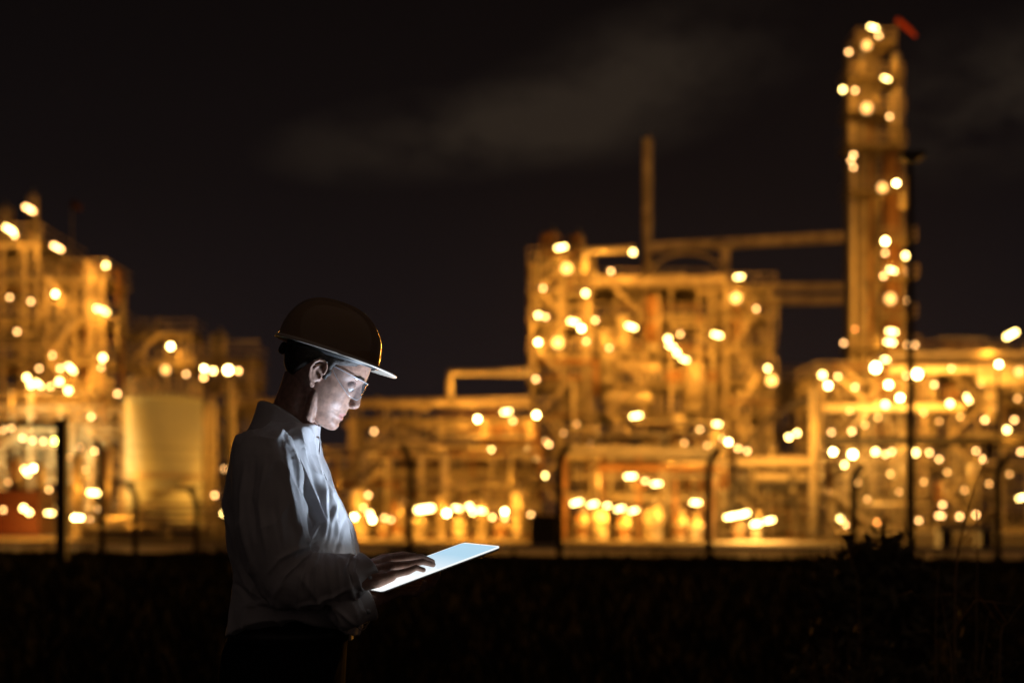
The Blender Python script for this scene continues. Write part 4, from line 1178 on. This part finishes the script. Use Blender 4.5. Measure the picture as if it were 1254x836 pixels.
for sg in (-1, 1):
    SL = MB()
    SL.box((0, 0, 0), (.030, .003, .010)); SL.v = [tuple(gp(.012, sg * .1045, .016) + Matrix.Rotation(HP, 3, 'Y') @ Vector(p)) for p in SL.v]
    SL.build('accessory_slot', M['helmet'], hat)

# ---- safety glasses
LN = MB()
NU, NV = 40, 10
outer, innr = [], []
def lens_pt(u, v, off=0.0):
    """u -1..1 from the right temple round the front to the left; v 0 bottom .. 1 top"""
    au = abs(u)
    ang = u * math.radians(96)
    # plan curve: wrap-round
    cx, ry = .020, .0745
    rx = .087
    n = 2.05
    c, s = math.cos(ang), math.sin(ang)
    k = (abs(c / (rx + off)) ** n + abs(s / (ry + off)) ** n) ** (-1 / n)
    a, y = cx + k * c, k * s
    top = .030 - .002 * au
    g = max(0.0, min(1.0, (a - .028) / .060))
    bot = top - .006 - .040 * g ** .8 + (.014 * gauss(y, 0, .012))
    return hp(a, y, bot + (top - bot) * v), a
for off, L in ((0, outer), (-.0018, innr)):
    for i in range(NU + 1):
        u = -1 + 2 * i / NU
        L.append([lens_pt(u, j / NV, off)[0] for j in range(NV + 1)])
n1 = NV + 1
vs = [p for c in outer for p in c] + [p for c in innr for p in c]; fs = []
o2 = (NU + 1) * n1
for i in range(NU):
    for j in range(NV):
        a_, b_, c_, d_ = i * n1 + j, (i + 1) * n1 + j, (i + 1) * n1 + j + 1, i * n1 + j + 1
        fs.append((a_, b_, c_, d_)); fs.append((o2 + d_, o2 + c_, o2 + b_, o2 + a_))
    fs.append((i * n1, o2 + i * n1, o2 + (i + 1) * n1, (i + 1) * n1))
    fs.append((i * n1 + NV, (i + 1) * n1 + NV, o2 + (i + 1) * n1 + NV, o2 + i * n1 + NV))
LN.add(vs, fs)
glasses = LN.build('safety_glasses', M['lens'], person, True)
ED = MB()
ED.tube([lens_pt(-1 + 2 * i / 60, 1)[0] for i in range(61)], .0010, 6)
ED.build('top_rim', M['lens_edge'], glasses, True)
ED = MB(); ED.tube([lens_pt(-1 + 2 * i / 60, 0)[0] for i in range(61)], .0006, 6)
ED.build('bottom_rim', M['lens_edge'], glasses, True)
for sg in (-1, 1):
    TM = MB(); p0, a0 = lens_pt(sg, 1); p1, _ = lens_pt(sg * .93, .6)
    TM.tube([p1, p0, hp(.012, sg * .0805, .028), hp(-.004, sg * .0835, .024), hp(-.016, sg * .084, .006)], [.0022, .0022, .0018, .0016, .0014], 8, 'round')
    TM.build('temple_arm', M['lens_edge'], glasses, True)

# ---- shirt: trunk, sleeves, merged and creased
TOR = [  # row px, back x, front x, half width
    (520, 326.0, 391, .085), (530, 307.0, 389, .125), (542, 298.0, 388.5, .165), (558, 289.5, 391, .190), (585, 282.5, 402, .205), (612, 279.5, 416, .207),
    (640, 280.0, 428, .200), (670, 285.0, 436, .194), (700, 291.0, 440, .190), (725, 290.0, 442, .190), (740, 286.0, 444, .192), (760, 282.0, 444, .194), (780, 279.0, 440, .192)]


def tor_ring(y, n=72, hem=False):
    bk, fr, w = interp([(r[0], r[1], r[2], r[3]) for r in TOR], y)
    ring = []
    for k in range(n):
        th = 2 * PI * k / n; c, s = math.cos(th), math.sin(th)
        e = 2.35
        cc = math.copysign(abs(c) ** (2 / e), c); ss = math.copysign(abs(s) ** (2 / e), s)
        px = (bk + fr) / 2 + (fr - bk) / 2 * cc
        yy = y
        if hem:   # shirt-tail curve: long at the back and front, cut high at the hips
            yy = y - 27 * (abs(s) ** 2.2) + (2 if c < 0 else 0)
        ring.append(at(px, yy, YB) + Vector((0, w * ss, 0)))
    return ring


S = MB()
rows = [520, 525, 530, 536, 542, 550, 558, 570, 585, 600, 612, 626, 640, 655, 670, 685, 700, 712, 725, 733]
S.loft([tor_ring(y) for y in rows] + [tor_ring(740 + k * 6.2, hem=True) for k in range(2, 7)])
SL_R = [(at(320, 548, 3.22), .072), (at(326, 580, 3.175), .080), (at(330, 620, 3.145), .081), (at(337, 665, 3.12), .078), (at(350, 705, 3.115), .066),
        (at(375, 711, 3.115), .060), (at(402, 709, 3.125), .058), (at(428, 705, 3.14), .052), (tp(-.055, .064, .030), .040), (tp(-.030, .067, .036), .036)]
SL_L = [(at(322, 548, 3.49), .072), (at(328, 580, 3.54), .078), (at(334, 630, 3.565), .078), (at(344, 680, 3.56), .074), (at(362, 712, 3.53), .062),
        (at(392, 722, 3.44), .056), (at(420, 732, 3.35), .050), (tp(-.062, .090, -.034), .040), (tp(-.042, .088, -.032), .036)]
for SLV in (SL_R, SL_L):
    P = [p for p, r in SLV]; R = [r for p, r in SLV]
    # Catmull-style refinement
    pp, rr = [], []
    for i in range(len(P) - 1):
        p0 = P[max(0, i - 1)]; p1 = P[i]; p2 = P[i + 1]; p3 = P[min(len(P) - 1, i + 2)]
        for q in range(5):
            t = q / 5
            pp.append(.5 * ((2 * p1) + (p2 - p0) * t + (2 * p0 - 5 * p1 + 4 * p2 - p3) * t * t + (3 * p1 - p0 - 3 * p2 + p3) * t ** 3))
            rr.append(R[i] * (1 - t) + R[i + 1] * t)
    pp.append(P[-1]); rr.append(R[-1])
    S.tube(pp, rr, 28)
sh_me = remesh(S, .0030, 5, .5)
co, no = mesh_np(sh_me)


def px_of(co): return 627 + F * co[:, 0] / co[:, 1], HOR - F * (co[:, 2] - CAMZ) / co[:, 1]


def seg_dist(qx, qy, pts):
    best = np.full(len(qx), 1e9); tt = np.zeros(len(qx)); n = len(pts) - 1
    for i in range(n):
        ax, ay = pts[i]; bx, by = pts[i + 1]; dx, dy = bx - ax, by - ay
        t = np.clip(((qx - ax) * dx + (qy - ay) * dy) / (dx * dx + dy * dy), 0, 1)
        d = np.hypot(qx - ax - t * dx, qy - ay - t * dy)
        m_ = d < best; best[m_] = d[m_]; tt[m_] = (i + t[m_]) / n
    return best, tt


def crease(co, no, pts, w, h, near=True):
    """raise (h>0) or sink a fold along a line on the near side of the cloth"""
    qx, qy = px_of(co)
    d, t = seg_dist(qx, qy, pts)
    env = np.sin(np.clip(t, 0.02, .98) * PI) ** .6
    face = np.clip(-no[:, 1] * 1.5 + .4, 0, 1) if near else np.clip(no[:, 0] * 1.5 + .3, 0, 1)
    return (h * env * face * np.exp(-(d / w) ** 2))[:, None] * no


FOLDS = [
    # sleeve head down to the inner elbow
    ([(362, 553), (372, 585), (386, 615), (396, 645), (397, 660)], 4.0, .010), ([(358, 560), (366, 590), (378, 620), (388, 648)], 4.5, -.006),
    ([(372, 548), (386, 585), (396, 612), (400, 640)], 3.5, -.007), ([(349, 545), (352, 590), (362, 640), (380, 672)], 5, .004),
    # inner elbow fan
    ([(391, 672), (376, 690), (366, 716), (364, 742)], 3.2, .007), ([(389, 672), (368, 684), (348, 706), (338, 728)], 3.4, .007),
    ([(395, 674), (388, 695), (386, 718), (388, 738)], 3.0, .0055), ([(386, 668), (364, 672), (342, 684), (326, 704)], 3.6, .005),
    ([(400, 676), (401, 698), (404, 718), (407, 734)], 3.0, .004), ([(383, 676), (372, 700), (370, 728)], 2.6, -.005), ([(393, 676), (382, 702), (380, 736)], 2.6, -.005),
    ([(386, 660), (378, 664), (385, 650), (391, 640)], 2.6, .006), ([(360, 742), (385, 738), (410, 728), (436, 716)], 3.2, .005),
    # forearm towards the cuff
    ([(428, 680), (424, 696), (428, 716), (434, 730)], 2.8, .006), ([(437, 682), (434, 700), (440, 718), (447, 728)], 2.6, .007),
    ([(432, 681), (429, 700), (433, 718)], 2.4, -.005), ([(412, 680), (414, 700), (418, 728)], 3.2, .004), ([(444, 684), (446, 700), (452, 716)], 2.4, -.005),
    # trunk: side and back folds
    ([(300, 565), (296, 610), (300, 660), (310, 700)], 5, .006), ([(312, 560), (308, 610), (314, 660)], 4, -.005), ([(324, 565), (318, 620), (326, 680)], 4, .005),
    ([(338, 570), (336, 620), (344, 670)], 4, -.003), ([(292, 690), (305, 718), (325, 735), (345, 742)], 5, .007), ([(288, 712), (302, 730), (318, 742)], 3.5, -.006),
    ([(300, 742), (320, 738), (345, 742)], 3.5, .005), ([(408, 742), (420, 752), (436, 766)], 3.5, .005), ([(395, 738), (406, 752), (415, 768)], 3.5, -.005),
]
disp = np.zeros_like(co)
for pts, w, h in FOLDS: disp += crease(co, no, pts, w * .74, h * 1.55)
FRONT = [([(402, 590), (410, 622), (414, 655), (420, 672)], 3.5, .006), ([(398, 575), (404, 610), (406, 650)], 3.0, -.005), ([(412, 612), (406, 640), (402, 668)], 3.5, .005),
         ([(424, 630), (418, 655), (412, 678)], 3.5, -.005), ([(392, 562), (398, 600), (400, 640)], 3, .004)]
for pts, w, h in FRONT: disp += crease(co, no, pts, w * .8, h * 1.4)
# broad, irregular slackness of the cloth everywhere
nz = np.array([noise.fractal(Vector((p[0] * 17, p[1] * 17, p[2] * 6.0)), 1.0, 2.0, 3) for p in co])
nz2 = np.array([noise.noise(Vector((p[0] * 38 + 5, p[1] * 38, p[2] * 17))) for p in co])
def ridged(p, sx, sy, sz, o):
    v = noise.noise(Vector((p[0] * sx + o, p[1] * sy + o * .7, p[2] * sz)))
    return (1 - min(1, abs(v) * 3.2)) ** 2
qx_, qy_ = px_of(co)
sleeve = np.clip((co[:, 1] < 3.21) * np.clip((qx_ - 352) / 20, 0, 1) * np.clip((qy_ - 672) / 10, 0, 1), 0, 1)
rd_ = np.array([ridged(p, 14, 9, 5.5, 3.3) for p in co]) * (1 - sleeve) + np.array([ridged((p[0] + .35 * p[2], p[1], p[2]), 20, 9, 7, 8.1) for p in co]) * sleeve
amp = np.clip((co[:, 2] - .98) / .05, .25, 1)
disp += ((rd_ - .25) * .0058 * amp)[:, None] * no
disp += ((nz * .0036 + nz2 * .0012) * amp)[:, None] * no
set_np(sh_me, co + disp)
shirt = mesh_obj('shirt', sh_me, M['shirt'], person)

# cuffs with a button each
for (A, B_, ra, rb) in ((tp(-.048, .064, .032), tp(.012, .070, .043), .0400, .0395), (tp(-.056, .089, -.033), tp(-.004, .086, -.030), .040, .0385)):
    ax = (B_ - A).normalized(); ref = Vector((0, 0, 1)); up = (ref - ax * ref.dot(ax)).normalized(); sd = ax.cross(up)
    CF = MB(); ringlist = []
    for (f, dr) in [(0, -.001), (.04, .0018), (.12, .0008), (.5, .0), (.86, .0008), (.95, .0022), (1.0, .0012), (1.0, -.0022), (.9, -.003), (.5, -.004), (0, -.005)]:
        ring = []
        for k in range(48):
            t = 2 * PI * k / 48
            wob = .0022 * math.sin(3 * t + f * 4) + .0016 * math.sin(5 * t + 1 + f * 7) + .0012 * math.sin(2 * t + 9 * f)
            r = ra + (rb - ra) * f + dr + wob * .8
            ring.append(A.lerp(B_, f) + up * r * math.cos(t) + sd * r * .92 * math.sin(t))
        ringlist.append(ring)
    CF.loft(ringlist, cap=False)
    cf = CF.build('cuff', M['shirt'], shirt, True); fix_normals(cf)
    BT = MB(); c_ = A.lerp(B_, .6); out = (Vector((0, -1, 0)) - ax * Vector((0, -1, 0)).dot(ax)).normalized(); dn = ax.cross(out)
    o_ = (out - dn * .5 * (1 if dn.z > 0 else -1)).normalized()
    BT.ball(c_ + o_ * .0395, .0055, .0055, .0055, None, 12, 6)
    BT.build('cuff_button', M['lens_edge'], shirt, True)

# collar: stand and folded leaf, open at the throat
def col_strip(name, rows_, thick, mat_):
    CB = MB(); n = 60; vs = []; fs = []
    gap = math.radians(10)
    for (bx, by, fx, fy, w, o) in rows_:
        for k in range(n + 1):
            t = gap + (2 * PI - 2 * gap) * k / n
            c, s = math.cos(t), math.sin(t)
            cc = math.copysign(abs(c) ** .95, c)
            x = (bx + fx) / 2 + (fx - bx) / 2 * cc; y = (by + fy) / 2 + (fy - by) / 2 * cc
            y -= o * (abs(s) ** 2)
            vs.append(at(x, y, YB) + Vector((0, w * s, 0)))
    m_ = len(rows_)
    for r in range(m_ - 1):
        for k in range(n): fs.append((r * (n + 1) + k, r * (n + 1) + k + 1, (r + 1) * (n + 1) + k + 1, (r + 1) * (n + 1) + k))
    CB.add(vs, fs)
    ob = CB.build(name, mat_, shirt, True)
    md = ob.modifiers.new('thick', 'SOLIDIFY'); md.thickness = thick; md.offset = 0
    return ob
col_strip('collar', [(324, 530, 389, 553, .075, 3), (322.5, 508, 389.5, 546, .066, 6), (320.5, 494.5, 390, 538.5, .064, 9), (319.0, 491.5, 391.5, 538, .066, 9.5),
                     (316.5, 494, 392.5, 541, .070, 9), (313, 506, 391.5, 550, .078, 6), (307.5, 521, 391, 560, .096, 1), (304.5, 527, 391, 565, .106, -2)], .0022, M['shirt'])
PK = MB()
pl = [(389, 552), (391.5, 565), (401.5, 588), (412.5, 608), (424, 630), (432.5, 655), (437.5, 685), (441.5, 715), (444.5, 745), (443.5, 768)]
ringl = []
for x, y in pl:
    c_ = at(x - 1.2, y, YB)
    ringl.append([c_ + Vector((.003, -.016, 0)), c_ + Vector((.0045, 0, 0)), c_ + Vector((.003, .016, 0)), c_ + Vector((-.004, .016, 0)), c_ + Vector((-.004, -.016, 0))])
PK.loft(ringl); PK.build('placket', M['shirt'], shirt)
for q in (0, 2, 4, 6, 8):
    x, y = pl[q]; BT = MB().ball(at(x + .6, y + 3, YB), .0030, .0055, .0055, None, 12, 6); BT.build('shirt_button', M['lens_edge'], shirt, True)

# ---- trousers, belt, shoes
T = MB()
TR = [(742, 296, 430, .150), (765, 290, 428, .160), (790, 278, 424, .172), (815, 272, 422, .180), (840, 270, 421, .184), (870, 272, 418, .186), (900, 276, 412, .184)]
def tr_ring(r, n=48):
    y, bk, fr, w = r; ring = []
    for k in range(n):
        t = 2 * PI * k / n; c, s = math.cos(t), math.sin(t); e = 2.5
        cc = math.copysign(abs(c) ** (2 / e), c); ss = math.copysign(abs(s) ** (2 / e), s)
        ring.append(at((bk + fr) / 2 + (fr - bk) / 2 * cc, y, YB) + Vector((0, w * ss, 0)))
    return ring
T.loft([tr_ring(r) for r in TR])
for sg in (-1, 1):
    T.tube([at(345, 850, YB + sg * .095), at(345, 930, YB + sg * .098), at(350, 1040, YB + sg * .10), at(344, 1140, YB + sg * .102), at(341, 1240, YB + sg * .104), at(341, 1290, YB + sg * .104)],
           [.100, .098, .080, .076, .070, .070], 22)
tr_me = remesh(T, .006, 5)
co, no = mesh_np(tr_me)
disp = np.zeros_like(co)
for pts, w, h in [([(392, 790), (400, 810), (396, 836)], 4, .006), ([(420, 800), (410, 818), (402, 840)], 4, .006), ([(380, 785), (386, 815), (382, 845)], 4, -.004), ([(300, 800), (320, 830), (335, 870)], 5, .005)]:
    disp += crease(co, no, pts, w, h)
nz = np.array([noise.fractal(Vector((p[0] * 14, p[1] * 14, p[2] * 7)), 1.0, 2.0, 2) for p in co])
set_np(tr_me, co + disp + (nz * .004)[:, None] * no)
trs = mesh_obj('trousers', tr_me, M['trouser'], person)
BL = MB()
rl = []
for (row, o) in [((764, 288, 430.5, .163), 0), ((764, 287, 432, .166), 0), ((782, 280.5, 427.5, .173), 0), ((782, 282, 426, .170), 0)]: rl.append(tr_ring(row))
vs = [p for r in rl for p in r]; fs = []
for k in range(4):
    for i in range(48):
        j = (i + 1) % 48; k2 = (k + 1) % 4
        fs.append((k * 48 + i, k * 48 + j, k2 * 48 + j, k2 * 48 + i))
BL.add(vs, fs); belt = BL.build('belt', M['leather'], person, True); fix_normals(belt)
BK = MB(); BK.box(at(430, 773, YB), (.006, .05, .036)); BK.build('buckle', M['buckle'], belt)
for sg in (-1, 1):
    c = at(341, 1290, YB + sg * .104)
    SH = MB(); rings = []
    for (dx, w, h) in [(-.085, .026, .035), (-.075, .034, .062), (-.03, .037, .085), (.03, .040, .080), (.09, .045, .062), (.15, .044, .046), (.19, .034, .034), (.203, .018, .022)]:
        ring = []
        for k in range(16):
            t = 2 * PI * k / 16; s = math.sin(t); cth = math.cos(t)
            ring.append(Vector((c.x + dx, c.y + w * cth, .014 + max(0, h * (.5 + .5 * s) - .0))))
        rings.append(ring)
    SH.loft(rings)
    sh = SH.build('shoe', M['leather'], person, True); fix_normals(sh)
    SO = MB(); rr_ = []
    for z in (.0, .016):
        rr_.append([Vector((c.x + .058 + .150 * math.cos(t), c.y + .047 * math.sin(t), z)) for t in [2 * PI * k / 24 for k in range(24)]])
    SO.loft(rr_); SO.build('sole', M['leather'], sh)

# ---- tablet
TB = thing('tablet', tp(TW / 2, TH / 2, -.006), 'thin lit tablet with pale blue screen held in the man\'s hands', 'tablet')


def rrect(s0, t0, s1, t1, r, n=6):
    pts = []
    for cx, cy, a0 in ((s1 - r, t1 - r, 0), (s0 + r, t1 - r, 90), (s0 + r, t0 + r, 180), (s1 - r, t0 + r, 270)):
        for k in range(n + 1):
            a = math.radians(a0 + 90 * k / n); pts.append((cx + r * math.cos(a), cy + r * math.sin(a)))
    return pts
KB = MB()
rr_ = []
for (ins, n_) in [(.003, -.0065), (.0008, -.0058), (0, -.0045), (0, -.0012), (.0006, -.0003), (.0016, 0)]:
    rr_.append([tp(s_, t_, n_) for s_, t_ in rrect(ins, ins, TW - ins, TH - ins, .012 - ins)])
KB.loft(rr_)
M['tab'] = mat('tablet_white_glass', (.75, .76, .78), .25, 0, .5)
M['tabback'] = mat('tablet_aluminium', (.45, .45, .46), .35, .9)
tbo = KB.build('casing', M['tab'], TB); fix_normals(tbo)
ms = bpy.data.materials.new('lit_tablet_screen'); ms.use_nodes = True
nt_ = ms.node_tree; b_ = nt_.nodes['Principled BSDF']
b_.inputs['Base Color'].default_value = (.02, .02, .025, 1); b_.inputs['Roughness'].default_value = .12
tc_ = nt_.nodes.new('ShaderNodeTexCoord'); sp_ = nt_.nodes.new('ShaderNodeSeparateXYZ')
rp_ = nt_.nodes.new('ShaderNodeValToRGB')
# the page on the screen: white at its foot, light blue towards its head
rp_.color_ramp.elements[0].position = .25; rp_.color_ramp.elements[0].color = (1.0, 1.0, 1.0, 1)
rp_.color_ramp.elements[1].position = .75; rp_.color_ramp.elements[1].color = (.44, .67, .83, 1)
nt_.links.new(tc_.outputs['UV'], sp_.inputs[0]); nt_.links.new(sp_.outputs['X'], rp_.inputs['Fac'])

def mm_(op, a, b=None, v=None):
    m = nt_.nodes.new('ShaderNodeMath'); m.operation = op
    nt_.links.new(a, m.inputs[0])
    if b is not None: nt_.links.new(b, m.inputs[1])
    if v is not None: m.inputs[1].default_value = v
    return m.outputs[0]
# glow of the lit glass edge, put into the border's emission
ux, uy = sp_.outputs['X'], sp_.outputs['Y']
def inv(o):
    m = nt_.nodes.new('ShaderNodeMath'); m.operation = 'SUBTRACT'; m.inputs[0].default_value = 1.0; nt_.links.new(o, m.inputs[1]); return m.outputs[0]
mn = mm_('MINIMUM', mm_('MINIMUM', ux, mm_('MULTIPLY', inv(ux), v=1.0)), mm_('MULTIPLY', mm_('MINIMUM', uy, inv(uy)), v=.68))
bd = mm_('LESS_THAN', mn, v=.016)
bm_ = nt_.nodes.new('ShaderNodeMix'); bm_.data_type = 'RGBA'
nt_.links.new(bd, bm_.inputs['Factor']); nt_.links.new(rp_.outputs['Color'], bm_.inputs['A']); bm_.inputs['B'].default_value = (.95, 1, 1, 1)
nt_.links.new(bm_.outputs['Result'], b_.inputs['Emission Color']); b_.inputs['Emission Strength'].default_value = 1.05
SCN = MB(); sr = rrect(-.0004, -.0004, TW + .0004, TH + .0004, .012)
SCN.loft([[tp(s_, t_, -.0016) for s_, t_ in sr], [tp(s_, t_, .0012) for s_, t_ in sr]])
sco = SCN.build('screen', ms, TB); fix_normals(sco)
uvl = sco.data.uv_layers.new(name='UVMap')
o_t = np.array(TB.location)
for lp in sco.data.loops:
    p = Vector(sco.data.vertices[lp.vertex_index].co) + TB.location - TNL
    uvl.data[lp.index].uv = (p.dot(TU) / TW, p.dot(TV) / TH)
CM = MB().ball(tp(TW - .0032, TH / 2, .0012), .0012, .0012, .0006); CM.build('front_camera', M['strap'], TB, True)
# light given off by the panel (an LCD throws most of its light straight ahead)
la = bpy.data.lights.new('screen_light', 'AREA'); la.shape = 'RECTANGLE'; la.size = .150; la.size_y = .08
la.energy = 2.8; la.color = (.66, .80, 1.0); la.spread = math.radians(118)
lo = bpy.data.objects.new('screen_light', la); COL.objects.link(lo)
rm = Matrix((TU, TV, TN)).transposed().to_4x4()      # lamp shines along its local -Z
rm = rm @ Matrix.Rotation(PI, 4, 'X')
lo.parent = TB
lo.matrix_local = Matrix.Translation(tp(TW - .09, TH - .045, .0030) - TB.location) @ rm

# thin cord looped below the left cuff
CD = thing('cord', at(447, 757, 3.25), 'thin pale cord hanging in small loops below the left shirt cuff', 'cord')
cb_ = MB()
for rx_, ry_, cx_, cy_ in ((9, 10, 444, 757), (6, 8, 446, 755), (7, 11, 443, 760)):
    cb_.tube([at(cx_ + rx_ * math.cos(t), cy_ + ry_ * math.sin(t), 3.25 + .004 * math.sin(2 * t + rx_)) for t in [2 * PI * k / 26 for k in range(27)]], .0009, 5)
cb_.build('loop', M['lens_edge'], CD, True)
cb_ = MB(); cb_.tube([at(455, 735, 3.24), at(457, 744, 3.24), at(449, 750, 3.25)], .0010, 5); cb_.build('strand', M['lens_edge'], CD, True)
# ================================================================== FOREGROUND PLANTS
M['leafd'] = mat('dark_leaf', (.17, .13, .06), .7, 0, .2, .5, 8)
M['stem'] = mat('dry_stem', (.32, .21, .10), .8, 0, .2, .4, 20)
M['bgrass'] = mat('dark_grass', (.022, .022, .010), .85, 0, .1, .5, 2)
R4 = random.Random(5)


def leafy(label, px, row_top, Y, spread, nleaf, name='shrub', lsize=.035, NS=13):
    b = at(px, HOR, Y); H = at(px, row_top, Y).z
    root = thing(name, (b.x, Y, 0), label, 'bush')
    st = MB(); lf = MB()
    for k in range(NS):
        a = R4.uniform(0, 2 * PI); rr = spread * R4.uniform(.2, 1); h = H * R4.uniform(.78, 1.04) * (1 - .28 * rr / spread)
        P = []
        for t in (0, .25, .5, .75, 1):
            P.append(Vector((b.x + math.cos(a) * rr * t ** 1.4 + R4.uniform(-.02, .02), Y + math.sin(a) * rr * t ** 1.4, h * t)))
        st.tube(P, [.009, .007, .005, .004, .002], 5)
        for q in range(nleaf // NS):
            t = R4.uniform(.15, 1.0) ** .8; i = min(3, int(t * 4)); p = P[i].lerp(P[i + 1], t * 4 - i)
            # side twig
            d = Vector((R4.gauss(0, 1), R4.gauss(0, 1), R4.gauss(.2, .6))).normalized(); c = p + d * R4.uniform(.01, .13)
            u = Vector((R4.gauss(0, 1), R4.gauss(0, 1), R4.gauss(0, 1))).normalized(); v = u.cross(d)
            if v.length < .1: continue
            v.normalize(); s = lsize * R4.uniform(.6, 1.4)
            lf.add([c - u * s, c + v * s * .42 + u * s * .1, c + u * s * 1.1, c - v * s * .42 + u * s * .1], [(0, 1, 2, 3)])
    st.build('stems', M['stem'], root); lf.build('leaves', M['leafd'], root)
    return root


leafy('dark leafy bush in front of the lamp post at the lower right', 1074, 644, 7.2, .40, 11000, lsize=.042, NS=60)
leafy('low straggly weed clump left of the dark bush', 1030, 735, 6.0, .22, 420, 'weed', .026)
leafy('low dark weed clump in the bottom right corner', 1205, 735, 5.2, .30, 520, 'weed', .024)


def stalk(label, pts, Y, r=.0026, plume=0, name='dry_stalk'):
    root = thing(name, (at(pts[0][0], HOR, Y).x, Y, 0), label, 'dry stalk', 'dry stalks at the lower right')
    b = at(pts[0][0], HOR, Y); b.z = 0
    P = [b] + [at(x, y, Y) for x, y in pts]
    # round the joints
    Q = []
    for i in range(len(P) - 1):
        p0 = P[max(0, i - 1)]; p1 = P[i]; p2 = P[i + 1]; p3 = P[min(len(P) - 1, i + 2)]
        for q in range(6):
            t = q / 6
            Q.append(.5 * ((2 * p1) + (p2 - p0) * t + (2 * p0 - 5 * p1 + 4 * p2 - p3) * t * t + (3 * p1 - p0 - 3 * p2 + p3) * t ** 3))
    Q.append(P[-1]); n_ = len(Q)
    MB().tube(Q, [r * (1.3 - .9 * i / (n_ - 1)) for i in range(n_)], 5).build('stem', M['stem'], root, True)
    for k in range(3):
        lf = MB(); i = R4.randrange(2, n_ // 2 + 3); p = Q[i]; s = R4.choice((-1, 1)); L_ = R4.uniform(.15, .3)
        A = [p, p + Vector((s * L_ * .4, R4.uniform(-.05, .05), L_ * .5)), p + Vector((s * L_ * .9, R4.uniform(-.1, .1), L_ * .45))]
        lf.tube(A, [.003, .0045, .0006], 4, 'flat', .2)
        lf.build('blade', M['stem'], root, True)
    if plume:
        pm = MB()
        for k in range(plume):
            t = R4.random(); p = Q[-1].lerp(Q[-4], t * .9)
            d = Vector((R4.gauss(.2, .5), R4.gauss(0, .4), R4.uniform(.1, 1))).normalized() * R4.uniform(.02, .06)
            pm.tube([p, p + d * .6, p + d + Vector((0, 0, -.006))], [.0007, .0009, .0004], 3)
        pm.build('seed_head', M['stem'], root)
    return root


stalk('tallest dry stalk, leaning right with a feathery tip against the lights', [(1170, 760), (1172, 690), (1180, 645), (1196, 590), (1214, 548)], 5.2, .0042, 70)
stalk('thin upright stalk just left of the tallest one', [(1146, 800), (1147, 740), (1150, 690)], 5.0, .0032)
stalk('short stalk bending left between the bush and the tallest stalk', [(1166, 830), (1160, 780), (1154, 738), (1152, 730)], 4.8, .0034)
stalk('thin stalk standing right of the tallest one, straight and bare', [(1196, 760), (1197, 690), (1196, 640), (1195, 600)], 5.6, .0030)
stalk('stalk leaning right at the right edge of the photo', [(1225, 800), (1236, 760), (1254, 735)], 5.0, .0036)
stalk('wispy stalk left of the bush, curving up to a hooked tip', [(1052, 740), (1044, 690), (1034, 655), (1031, 630), (1026, 622)], 6.4, .0032)

# grass of the dark field (nobody could count it)
gb = MB()
for k in range(26000):
    Y = 2.4 + 33.5 * R4.random() ** 1.6; x = R4.uniform(-.42, .42) * Y * 1.05
    if Y > edge(x) - .6: continue
    if abs(x + .55) < .35 and abs(Y - 3.35) < .3: continue
    h = R4.uniform(.06, .22) * (1 + Y * .02); a = R4.uniform(0, 2 * PI); dx, dy = math.cos(a) * .006 * (1 + Y * .12), math.sin(a) * .006 * (1 + Y * .12)
    lx, ly = R4.gauss(0, .35) * h, R4.gauss(0, .35) * h
    gb.add([(x - dx, Y - dy, 0), (x + dx, Y + dy, 0), (x + lx * .4 + dx * .6, Y + ly * .4 + dy * .6, h * .6), (x + lx, Y + ly, h)], [(0, 1, 2), (0, 2, 3)])
for k in range(5200):                                   # ranker tufts along the far edge of the field
    x = R4.uniform(-15.5, 15.5); Y = edge(x) - .35 - 2.2 * R4.random()
    c_ = max(0, noise.noise(Vector((x * .55, Y * .4, 3))) + .12)
    h = (.10 + .55 * c_) * R4.uniform(.5, 1.2); dx = R4.uniform(.012, .03)
    lx = R4.gauss(0, .3) * h
    gb.add([(x - dx, Y, 0), (x + dx, Y, 0), (x + lx * .5 + dx * .5, Y + .02, h * .6), (x + lx, Y, h)], [(0, 1, 2), (0, 2, 3)])
go = gb.build('grass', M['bgrass']); go['kind'] = 'stuff'; go['label'] = 'dark rough grass of the unlit field'
